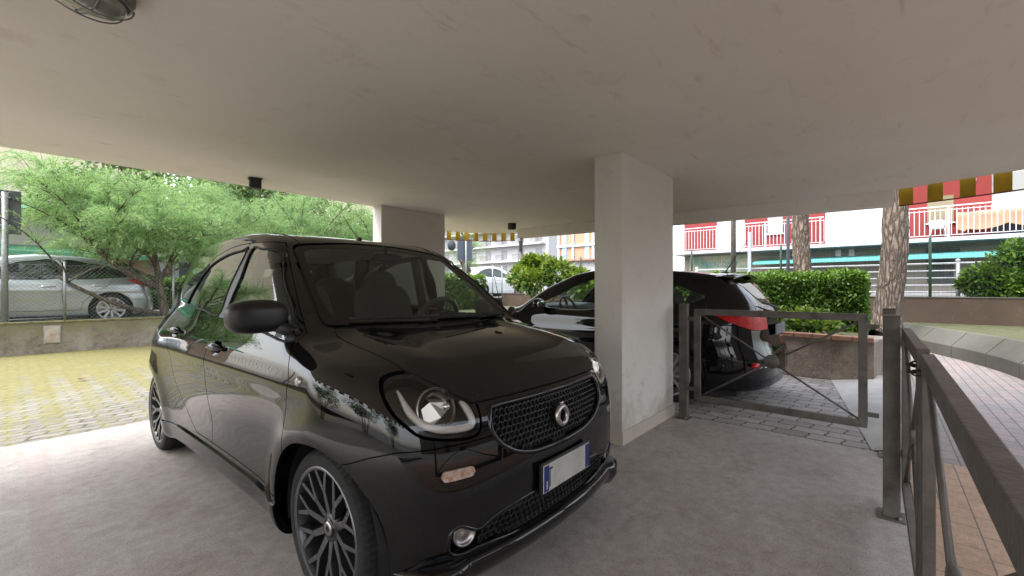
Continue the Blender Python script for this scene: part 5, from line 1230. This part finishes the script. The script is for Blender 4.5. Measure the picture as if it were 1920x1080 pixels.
    t = thing('street_lamp', (15.37, 12.6, .8), 'brown post with a flat cap and a small dark box above the leafy bush', 'street lamp'); mb = MB(); mb.tube([(0, 0, 0), (0, 0, 2.75)], .07, 10); mb.build('pole', mat('brown_pole', (.10, .08, .075), .6), t); mb = MB(); mb.box((0, 0, 2.82), (.55, .30, .14)); mb.build('lamp_head', M_GALV, t, bevel=.02); mb = MB(); mb.box((-.12, -.05, 2.35), (.10, .12, .5)); mb.build('control_box', M_TRIM, t, bevel=.01)
    # planter with brick coping
    t = thing('planter', (7.1, 2.5, 0), 'stained rough planter wall with terracotta coping behind the gate', 'planter'); mb = MB(); mb.add([(-.06, 4, 0), (-.04, -1.98, 0), (-.24, -2.42, .0), (.9, -2.55, 0), (.9, -2.3, 0), (.14, -2.2, 0), (.16, 4, 0)] + [(-.02, 4, .53), (.0, -1.98, .53), (-.20, -2.42, .53), (.9, -2.55, .53), (.9, -2.3, .53), (.14, -2.2, .53), (.16, 4, .53)], [(i, (i + 1) % 7, 7 + (i + 1) % 7, 7 + i) for i in range(7)] + [tuple(range(7, 14))]); mb.build('wall_body', M_PLANT, t)
    mb = MB(); n = 30
    for k in range(n):
        f0, f1 = k / n, (k + 1) / n; g = .004 / 6.4; P = lambda f, s: (np.interp(f, [0, .88, 1], [-.05, -.03, -.22]) + s * .20, 4 - 6.42 * f)
        a, b_, c, d = P(f0 + g, 0), P(f1 - g, 0), P(f1 - g, 1), P(f0 + g, 1); mb.add([(*a, .531), (*b_, .531), (*c, .531), (*d, .531), (*a, .585), (*b_, .585), (*c, .585), (*d, .585)], [(3, 2, 1, 0), (4, 5, 6, 7), (0, 1, 5, 4), (1, 2, 6, 5), (2, 3, 7, 6), (3, 0, 4, 7)])
    mb.build('coping', mat('brick_coping', (.27, .135, .085), .8, noise=.3, nscale=12, bump=.2), t, bevel=.004)
    # kerb of precast stones
    path = [(13.4, .15), (12.5, -.19), (11.26, -.67), (10.24, -1.04), (9.31, -1.29), (8.57, -1.40), (7.6, -1.52), (6.6, -1.60)]; KP = catmull([(x, y, 0) for x, y in path], 30, False); LL = [0]
    for a, b_ in zip(KP, KP[1:]): LL.append(LL[-1] + math.dist(a, b_))
    at = lambda s: Vector([np.interp(s, LL, [p[i] for p in KP]) for i in range(3)]); k = 0; s = 0.
    while s < LL[-1] - .5:
        e = min(s + .98, LL[-1]); rows = []
        for j in range(5):
            u = s + .014 + (e - s - .028) * j / 4; p = at(u); q = at(u + .02); d = (q - p).normalized(); nrm = Vector((-d.y, d.x, 0))
            rows.append([p + nrm * a + Vector((0, 0, z)) for a, z in ((0, -.05), (0, .20), (.012, .215), (.21, .438), (.225, .448), (.29, .448), (.30, -.05))])
        mb = MB(); mb.add([v for r_ in rows for v in r_], [(i * 7 + j, i * 7 + j + 1, (i + 1) * 7 + j + 1, (i + 1) * 7 + j) for i in range(4) for j in range(6)] + [tuple(range(7))[::-1], tuple(28 + i for i in range(7))])
        o = mb.build('kerb_stone', M_KERB, None, bevel=.006); o['label'] = ('farthest kerb stone hidden by the gate post', 'second kerb stone right of the railing post', 'third kerb stone along the pink walkway', 'kerb stone in the middle of the curved row', 'kerb stone nearest the right edge of the picture', 'kerb stone at the near end of the curve', 'kerb stone beyond the right edge')[min(k, 6)]; o['category'] = 'kerb stone'; o['group'] = 'sloped precast kerb stones'; k += 1; s = e
    t = thing('boundary_wall', (13.45, 0, .3), 'long brown plastered low wall behind the verge and the kerb', 'wall'); mb = MB(); mb.b2((-.1, -9, 0), (.12, 12, .70)); mb.build('wall_body', M_BWALL, t); mb = MB(); mb.b2((-.12, -9, .70), (.14, 12, .72)); mb.build('coping', M_KERB, t)
    wire_fence('green_mesh_fence', 'green wire mesh fence with pointed posts on the boundary wall', (13.38, 11.8), (13.38, -5), 1.02, 2.25, .066, .105, M_GWIRE, (1.2, 3.6, 7.45, 9.75, 12.6, 15.0), rw=.0016, pr=.028, ph=.05, point=True)
    t = thing('street_railing', (14.3, 0, 1.02), 'white metal street railing of five tubes behind the mesh fence', 'railing')
    for z in (.10, .26, .43, .60, .77): mb = MB(); mb.tube([(0, 4.5, z), (0, -7, z)], .018 if z < .7 else .024, 8); mb.build('rail', M_WSTEEL, t)
    for y in (4.5, 1.7, -1.32, -4.2, -7): mb = MB(); mb.tube([(0, y, 0), (0, y, .80)], .035, 12); mb.sphere((0, y, .83), .045, 12, 8); mb.build('railing_post', M_WSTEEL, t)
    for (y, r, m, h, lab) in ((3.36, .075, M_IRON, 4.6, 'thick dark lamp post in front of the shop sign'), (1.98, .045, M_POLE, 4.6, 'slim grey pole just left of the farther pine trunk')):
        t = thing('lamp_post', (14.0, y, .95), lab, 'lamp post'); mb = MB(); mb.tube([(0, 0, 0), (0, 0, h)], [r, r * .8], 14); mb.build('pole', m, t); mb = MB(); mb.tube([(0, 0, 0), (0, 0, .05)], r * 1.8, 14); mb.build('foot', m, t); mb = MB(); mb.lathe([(.05, 0), (.20, .05), (.22, .25), (.10, .35)], 20, M=Matrix.Translation((0, 0, h)) @ Matrix.Rotation(R(-90), 4, 'Y')); mb.build('lantern', m, t)
    t = thing('sign_post', (14.1, 2.95, .95), 'pale blue steel post at the end of the shop sign', 'post'); mb = MB(); mb.box((0, 0, .95), (.10, .08, 1.9)); mb.build('post', mat('pale_steel', (.35, .40, .48), .5), t, bevel=.005)
    pine_trunk((11.6, -.085, .36), .185, 4.6, (.1, -.16), 'thick pine trunk with flaking bark right behind the gate posts', 1); pine_trunk((12.8, 1.50, .45), .165, 4.4, (.0, .03), 'slimmer pine trunk rising behind the clipped hedge', 2)
    # vegetation on the right
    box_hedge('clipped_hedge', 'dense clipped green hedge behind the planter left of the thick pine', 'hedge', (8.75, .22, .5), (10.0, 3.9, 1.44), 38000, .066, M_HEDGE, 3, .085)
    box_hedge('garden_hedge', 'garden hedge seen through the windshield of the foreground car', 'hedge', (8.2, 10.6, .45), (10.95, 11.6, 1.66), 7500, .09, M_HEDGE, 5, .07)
    rng = np.random.default_rng(3)
    leafy_bush('broadleaf_plant', 'low plant with broad round leaves spilling over the planter coping', (7.65, 1.2, .50), [(.0, -.5, .10), (-.1, 0, .16), (.0, .45, .15), (.1, .9, .15), (0, 1.5, .15), (.25, -.35, .22)], [.26, .28, .28, .28, .28, .22], 1700, .085, M_FIG, 7, 'plant', trunk=False, wr=.8)
    leafy_bush('round_bush', 'round green bush rising above the low brown wall at the right edge', (13.95, -2.1, 1.0), [(0, .0, .62), (-.15, .42, .45), (.1, -.55, .70), (-.2, .05, .25), (0, -.15, .95), (-.1, .40, .20), (0, -.7, .35), (-.3, -.3, .12), (-.1, .62, .3)], [.50, .32, .5, .42, .36, .28, .5, .35, .2], 6500, .115, M_HEDGE, 9)
    leafy_bush('fig_bush', 'bright leafy bush with big lobed leaves in front of the white car', (10.8, 8.2, .5), [(-.2, .45, 1.05), (.3, .0, 1.4), (.2, -.6, 1.2), (-.3, -.1, .95), (.3, .75, 1.3), (.4, -1.2, .95), (.1, .3, 1.5), (.2, -1.5, .7)], [.45, .42, .5, .5, .33, .42, .3, .4], 3600, .16, M_FIG, 11, wr=.5)
    leafy_bush('fig_bush', 'lower ragged leafy bush beside the big lobed bush near the near pillar', (11.6, 5.9, .5), [(0, 0, .7), (.2, .9, .8), (-.1, -.8, .6), (0, 1.6, .8)], [.5, .5, .5, .4], 1500, .16, M_FIG, 12, wr=.45)
    # buildings
    red_building()
    block_building('apartment_building', 'pale far apartment block with rows of small balconies above the leafy bush', (52, 37.5, .5), (62, 62, 18), M_WWALL, 7, 7, 'x', win=(1.2, 1.5), wm=mat('far_window', (.22, .22, .24), .4)); block_building('corner_house', 'white low house with red tiled roof and orange upper walls beside the near pillar', (32, 17.0, .8), (38, 22.0, 3.6), M_WWALL, 1, 3, 'x', win=(.8, .8), balcony=False)
    t = thing('orange_house', (34.5, 19.4, 3.6), 'orange walled upper floors with white window frames left of the near pillar', 'building'); mb = MB(); mb.box((0, 0, 3), (5, 5.4, 6)); mb.build('wall', mat('orange_wall', (.42, .25, .155), .85, noise=.12, nscale=4), t)
    for y in (-2.6, -1.0, 1.0, 2.5): mb = MB(); mb.box((-2.55, y, 3), (.12, .22, 6)); mb.build('white_mullion', M_WWALL, t)
    for z in (1.35, 3.6): mb = MB(); mb.box((-2.58, 0, z), (.14, 5.4, .22)); mb.build('white_band', M_WWALL, t)
    for y in (-.4, 1.9): mb = MB(); mb.box((-2.53, y, 2.2), (.08, .45, 4.2)); mb.build('shutter', mat('shutter_blue', (.25, .38, .45), .6), t)
    t = thing('tiled_roof', (31.9, 19.5, 3.62), 'strip of red roof tiles on the white low house', 'roof'); mb = MB()
    for k in range(30): mb.tube([(-.35, -2.7 + .18 * k, -.02), (.5, -2.7 + .18 * k, .22)], .085, 6)
    mb.build('tile_row', mat('roof_tile', (.30, .15, .11), .8, noise=.4, nscale=3), t)
    # left side across the street
    t = thing('cream_building', (1.0, 23, .6), 'cream building with peach ground floor and green awning behind the tamarisks', 'building'); W = 15.
    for nm, z0, z1, m, d in (('ground_floor_wall', 0, 1.95, mat('peach_wall', (.66, .46, .31), .85, noise=.1, nscale=2), 0), ('first_floor_band', 2.15, 3.2, mat('beige_band', (.42, .38, .32), .85), .05), ('upper_wall', 3.2, 9, mat('cream_wall', (.70, .60, .43), .85, noise=.1, nscale=2), 0)):
        mb = MB(); mb.b2((-W / 2, d, z0), (W / 2 - 4.2, 6, z1)); mb.build(nm, m, t)
    mb = MB(); mb.add([(-W / 2, .1, 2.15), (3.3, .1, 2.15), (3.3, -1.1, 1.88), (-W / 2, -1.1, 1.88), (-W / 2, -1.1, 1.72), (3.3, -1.1, 1.72)], [(0, 1, 2, 3), (3, 2, 5, 4)]); mb.build('green_awning', mat('green_awning', (.09, .27, .15), .7), t)
    mb = MB(); mb.add([(-3, .04, 3.65), (3.3, .04, 3.65), (3.3, -.9, 3.35), (-3, -.9, 3.35)], [(0, 1, 2, 3)]); mb.build('teal_awning', mat('teal_cloth', (.12, .42, .38), .7), t)
    for k in range(4):
        for z in (7.4,): mb = MB(); mb.box((-5.6 + k * 2.6, -.02, z + .6), (1.1, .06, 1.3)); mb.build('window', mat('window_dark', (.05, .06, .07), .15), t)
    t = thing('white_kiosk', (4.9, 22, .6), 'white plastered small house glimpsed between the tamarisk trunks', 'building'); mb = MB(); mb.b2((-1.0, 0, 0), (1.3, 2.5, 2.3)); mb.build('wall', M_WWALL, t); mb = MB(); mb.b2((-1.1, -.1, 2.3), (1.4, 2.6, 2.4)); mb.build('roof', M_WWALL, t); mb = MB(); mb.b2((-.3, -.03, .9), (.3, 0, 1.7)); mb.build('window', mat('window_dark', (.05, .06, .07), .15), t)
    block_building('far_house', 'cream far house glimpsed above the tamarisk crowns', (8, 30, .6), (22, 38, 8), mat('cream_wall', (.7, .6, .43)), 2, 5, 'y', balcony=False)
    box_hedge('street_hedge', 'leafy hedge across the street behind the leaning tamarisk trunk', 'hedge', (1.6, 16.2, .55), (9.5, 17.2, 1.50), 9000, .12, M_HEDGE, 15, .08)
    for (x, y, s, lab) in ((3.6, 18.6, 27, 'pale green tree above the second tamarisk at left'), (6.5, 21, 21, 'dense green tree far behind the foreground car roof'), (10.5, 22, 22, 'dense green tree filling the gap left of the far pillar'), (15.5, 24, 25, 'green tree beside the far sign panels')):
        rr = np.random.default_rng(s); C = [(rr.normal() * 1.1, rr.normal() * .9, 2.4 + rr.random() * 3.4) for _ in range(11)]; b = leafy_bush('street_tree', lab, (x, y, .5), C, [1.0 + .4 * rr.random() for _ in C], 6500, .20, M_BACKL, s, 'tree', 'trees across the street', trunk=False)
        mb = MB(); mb.tube([(0, 0, 0), (.05, 0, 1.6), (0, 0, 3.2)], [.16, .13, .08], 8)
        for c in C[:6]: mb.tube(bezier((.02, 0, 2.0), (c[0] * .4, c[1] * .4, 2.6), c, 6), [.07, .06, .05, .04, .03, .02], 6)
        mb.build('trunk', M_TBARK, b)
    tamarisk((2.38, 12.55, .50), 'leaning tamarisk with feathery plumes growing from the foot of the chain link fence', 41, 2.8, 3.1, [((0, 0, 0), (-.12, 0, .8), (-.25, -.05, 1.75), .095), ((-.14, 0, .75), (-.75, -.1, .95), (-1.35, -.1, 1.75), .075), ((-.05, 0, .12), (-.9, -.15, .25), (-1.75, -.2, .95), .06)], 1050, dens=62, zmin=1.25, xmin=-2.15)
    tamarisk((3.8, 14.2, .5), 'feathery tamarisk with dark forked stem left of the foreground car roof', 42, 2.8, 3.7, [((0, 0, 0), (.05, 0, 1.0), (.15, 0, 2.0), .10), ((.02, 0, .9), (-.3, 0, 1.5), (-.5, 0, 2.2), .06)], 900, 'tamarisks along the fence', dens=60)
    tamarisk((6.3, 14.6, .5), 'feathery tamarisk rising over the middle of the foreground car roof', 43, 3.0, 3.8, [((0, 0, 0), (.05, 0, 1.1), (-.1, 0, 2.2), .11), ((0, 0, 1.0), (.45, 0, 1.6), (.6, 0, 2.3), .06)], 900, 'tamarisks along the fence', dens=60)
    tamarisk((8.6, 14.0, .5), 'feathery tamarisk beside the far pillar', 44, 2.6, 3.6, [((0, 0, 0), (.05, 0, 1.0), (.1, 0, 2.1), .10)], 560, 'tamarisks along the fence', dens=55)
    tamarisk((-2.3, 14.6, .5), 'feathery tamarisk whose plumes hang over the dark sign panel', 45, 2.9, 3.5, [((0, 0, 0), (.1, 0, 1.0), (.3, 0, 2.1), .09)], 700, 'tamarisks along the fence', dens=55)
    tamarisk((12.6, 13.3, .6), 'small pine like tree behind the far pillar', 46, .9, 2.0, [((0, 0, 0), (-.1, 0, 1.2), (-.15, 0, 2.6), .20)], 120, None, dens=40)
    t = thing('reflection_house', (1, -11, 0), 'plain dark brown house wall added unseen behind the camera for the car front to mirror', 'building'); mb = MB(); mb.b2((-8, -3, -.2), (7, 0, 5)); mb.build('wall', mat('reflection_wall', (.10, .085, .07), .9, noise=.3, nscale=1.5), t); mb = MB(); mb.b2((-1, 0, 0), (0, .05, 2.1)); mb.build('door', M_TRIM, t)  # added out of view, kept dark so the car front mirrors something dark
    # side of the yard that only shows in the paintwork
    valance([(-2.75, 4.9), (-2.76, 1.0), (-2.75, -1.7)], 2.02, 2.26, .24, 'mustard striped awning edge along the open left side of the building')
    for (x, y, s) in ((-8.5, 7.5, 51), (-9, 3.0, 52), (-8.2, -1.5, 53)):
        rr = np.random.default_rng(s); C = [(rr.normal() * .9, rr.normal() * 1.2, 1.6 + rr.random() * 2.6) for _ in range(10)]; b = leafy_bush('yard_tree', 'leafy tree beside the yard, only mirrored in the car paint', (x, y, -.1), C, [.8 + .4 * rr.random() for _ in C], 3500, .18, M_BACKL, s, 'tree', 'trees beside the yard')
M_RUST = mat('rusty_chain', (.035, .022, .016), .7, noise=.5, nscale=60); M_PLANT = None
M_WSTEEL = mat('white_steel', (.45, .46, .48), .35, metal=.2); M_POLE = mat('slate_pole', (.12, .13, .17), .5); M_WWALL = mat('white_wall', (.42, .42, .425), .85, noise=.06, nscale=3)
M_BWALL = plaster('brown_wall', (.055, .038, .027), (.09, .066, .048), (.36, .32, .26), .35, .8)
def planter_mat():
    m, N, L, b = node_mat('planter_render'); tc = N.new('ShaderNodeTexCoord').outputs['Object']; n1 = tex_noise(N, L, tc, 1.9, 7, .6, .3); n2 = tex_noise(N, L, tc, 12, 8, .75)
    v = N.new('ShaderNodeTexVoronoi'); v.inputs['Scale'].default_value = 55; L.new(tc, v.inputs['Vector'])
    c = ramp(N, L, n1, [(.36, (.30, .27, .22)), (.52, (.17, .11, .08)), (.70, (.11, .065, .05))]); c = mix(N, L, .4, c, ramp(N, L, n2, [(.3, (.10, .08, .06)), (.7, (.36, .33, .27))]))
    peb = mth(N, L, 'MULTIPLY', mth(N, L, 'LESS_THAN', v.outputs['Distance'], .24), mth(N, L, 'GREATER_THAN', n1, .50)); c = mix(N, L, mth(N, L, 'MULTIPLY', peb, .6), c, (.48, .42, .36))
    L.new(c, b.inputs['Base Color']); b.inputs['Roughness'].default_value = .9; bumpn(N, L, b, mth(N, L, 'ADD', n2, mth(N, L, 'MULTIPLY', peb, .5)), .8, .015); return m
M_PLANT = planter_mat()
def red_building():
    t = thing('red_apartment_building', (27.5, 0, .9), 'red and white apartment house with long white balcony across the street', 'building'); RED = mat('red_wall', (.20, .021, .020), .8, noise=.1, nscale=2); GRY = mat('shutter_grey', (.27, .285, .30), .6); BEI = mat('beige_wall', (.25, .23, .20), .9, noise=.15, nscale=2)
    mb = MB(); mb.b2((0, -14, 0), (8, 9.4, 2.35)); mb.build('ground_floor_wall', BEI, t)
    mb = MB(); mb.b2((0, -14, 2.52), (8, 9.4, 8.6)); mb.build('upper_wall', M_WWALL, t)
    mb = MB(); mb.b2((-1.35, -14, 2.35), (8, 9.7, 2.52)); mb.build('balcony', M_WSTEEL, t)
    for (y0, y1) in ((9.4, 7.5), (6.0, 2.22), (-.5, -3.55), (-6.5, -9.5)): mb = MB(); mb.b2((-.03, y1, 2.52), (0, y0, 5.6)); mb.build('red_panel', RED, t)
    for (y0, y1, z0, z1, m) in ((4.85, 4.12, 3.35, 4.7, GRY), (2.2, .4, 2.6, 5.0, GRY), (-1.55, -2.4, 3.3, 4.5, mat('curtain_beige', (.19, .16, .10), .8)), (-3.6, -5.4, 2.6, 3.55, mat('window_dark', (.05, .06, .07))), (-3.6, -5.4, 3.55, 5.2, GRY)):
        mb = MB(); mb.b2((-.07, y1, z0), (-.03, y0, z1)); f = mb.build('window', m, t); mb = MB(); mb.b2((-.12, y1 - .05, z0 - .07), (-.02, y0 + .05, z0)); mb.build('window_sill', M_WSTEEL, f)
    mb = MB(); mb.lathe([(0, 0), (.20, 0), (.20, .05), (0, .05)], 24, M=Matrix.Translation((-.08, -2.9, 5.05))); mb.build('satellite_dish', M_WWALL, t)
    mb = MB(); mb.b2((-1.25, .30, 2.54), (-1.18, 2.15, 4.25)); mb.build('balcony_screen', M_WWALL, t)
    k = 0
    for (y0, y1) in ((9.55, 2.2), (.26, -13)):
        q = MB(); q.b2((-1.27, y1, 3.83), (-1.21, y0, 3.88)); q.b2((-1.26, y1, 3.68), (-1.22, y0, 3.71)); q.b2((-1.26, y1, 2.60), (-1.22, y0, 2.63)); n = int((y0 - y1) / .165)
        for i in range(n + 1): y = y1 + (y0 - y1) * i / n; q.box((-1.24, y, 3.2), (.028, .028, 1.1))
        for i in range(int((y0 - y1) / 2.4) + 1): q.box((-1.25, y0 - i * 2.4, 3.12), (.06, .06, 1.45))
        q.build('balcony_rail', M_WSTEEL, t)
    for (y0, y1, z0, z1) in ((-1.55, -2.4, .55, 1.6), (2.2, 1.0, .6, 1.3), (-5.5, -6.8, .6, 1.6), (-1.5, -2.6, 1.95, 2.15)):
        mb = MB(); mb.b2((-.03, y1, z0), (0, y0, z1)); f = mb.build('window', mat('window_dark', (.05, .06, .07)), t); mb = MB()
        for i in range(8): mb.box((-.06, y1 + (y0 - y1) * (i + .5) / 8, (z0 + z1) / 2), (.02, .02, z1 - z0))
        mb.build('window_grille', M_IRON, f)
    for y in (1.72, 1.18): mb = MB(); mb.b2((-.04, y - .11, 1.85), (0, y + .11, 2.28)); mb.build('wall_notice', M_WSTEEL, t)
    mb = MB(); mb.add([(0, 5.3, 1.95), (0, -9, 1.95), (-1.5, -9, 1.84), (-1.5, 5.3, 1.70), (-1.5, -9, 1.60), (-1.5, 5.3, 1.60)], [(0, 1, 2, 3), (3, 2, 4, 5)]); mb.build('teal_awning', mat('teal_awning', (.085, .30, .29), .6), t)
    s = thing('shop_sign', (27.35, 7.4, 2.18), 'green shop sign with blue script lettering under the red balcony', 'sign'); mb = MB(); mb.b2((0, -1.65, 0), (.10, 1.65, 1.0)); mb.build('sign_board', mat('sign_green', (.12, .22, .16), .5, nscale=1.3, col2=(.42, .40, .28)), s); mb = MB(); mb.b2((-.03, -1.7, 1.0), (.12, 1.7, 1.05)); mb.build('sign_frame', M_IRON, s)
    c = bpy.data.curves.new('lettering', 'FONT'); c.body = 'Beachpa'; c.size = .62; c.extrude = .01; c.shear = .35; c.align_x = 'LEFT'; c.offset = -.012
    o = bpy.data.objects.new('lettering', c); COL.objects.link(o); bpy.context.view_layer.update(); me = bpy.data.meshes.new_from_object(o.evaluated_get(bpy.context.evaluated_depsgraph_get())); bpy.data.objects.remove(o)
    link('lettering', me, mat('script_blue', (.01, .20, .24), .5), s, (-.02, 1.05, .30), (R(90), 0, R(-90)))
    # things on the balcony
    s = thing('plastic_chair', (26.9, -1.85, 3.43), 'white plastic armchair standing on the red building balcony', 'chair', None, R(90)); W = M_WWALL
    mb = MB(); mb.box((0, 0, .43), (.48, .46, .03)); mb.build('seat', W, s, bevel=.01); mb = MB(); mb.prism([(-.22, .42), (.22, .42), (.27, .80), (.15, .86), (-.15, .86), (-.27, .80)], 1, -.24, -.21); mb.build('backrest', W, s)
    for sx in (-1, 1):
        mb = MB(); mb.tube([(sx * .26, -.22, .66), (sx * .28, .05, .68), (sx * .27, .22, .62), (sx * .25, .24, .42)], .025, 8); mb.build('armrest', W, s)
        for sy in (-1, 1): mb = MB(); mb.tube([(sx * .21, sy * .20, .42), (sx * .26, sy * .25, 0)], [.03, .02], 8); mb.build('leg', W, s)
    s = thing('drying_rack', (26.9, -4.0, 3.43), 'folding drying rack under a peach sheet on the balcony', 'drying rack'); 
    for sy in (-1.3, 1.4):
        for a in (-1, 1): mb = MB(); mb.tube([(a * .3, sy, 0), (-a * .2, sy, 1.02)], .012, 6); mb.build('leg', M_WSTEEL, s)
    mb = MB(); mb.tube([(-.3, -1.4, 1.02), (-.3, 1.5, 1.02)], .012, 6); mb.tube([(.3, -1.4, 1.02), (.3, 1.5, 1.02)], .012, 6); mb.build('rack_bar', M_WSTEEL, s)
    mb = MB(); nu, nv = 40, 14; vs = []
    for i in range(nu + 1):
        for j in range(nv + 1):
            u = i / nu; v = j / nv; y = 1.55 - 3.2 * u; dr = .55 + .25 * abs(math.sin(u * 7)) + (.15 if u < .1 else 0); w = -.32 + .64 * min(1, max(0, (v - .4) / .2)); z = 1.06 - (max(0, .4 - v) / .4) * dr - (max(0, v - .6) / .4) * .5; x = w - .05 * math.sin(u * 23 + v * 4) * (v < .4); vs.append((x, y + (.12 * (.4 - v) if u < .12 else 0), z - .02 * math.sin(u * 19)))
    mb.add(vs, [(i * (nv + 1) + j, (i + 1) * (nv + 1) + j, (i + 1) * (nv + 1) + j + 1, i * (nv + 1) + j + 1) for i in range(nu) for j in range(nv)], 0, True); o = mb.build('peach_sheet', mat('peach_cloth', (.48, .29, .19), .9)); o.location = (26.9, -4.0, 3.43); tag(o, 'peach coloured bed sheet draped over the drying rack on the balcony', 'sheet')
random.seed(4)
place_all(); build_smart(); black_hatch(); silver_wagon(); white_hatch()
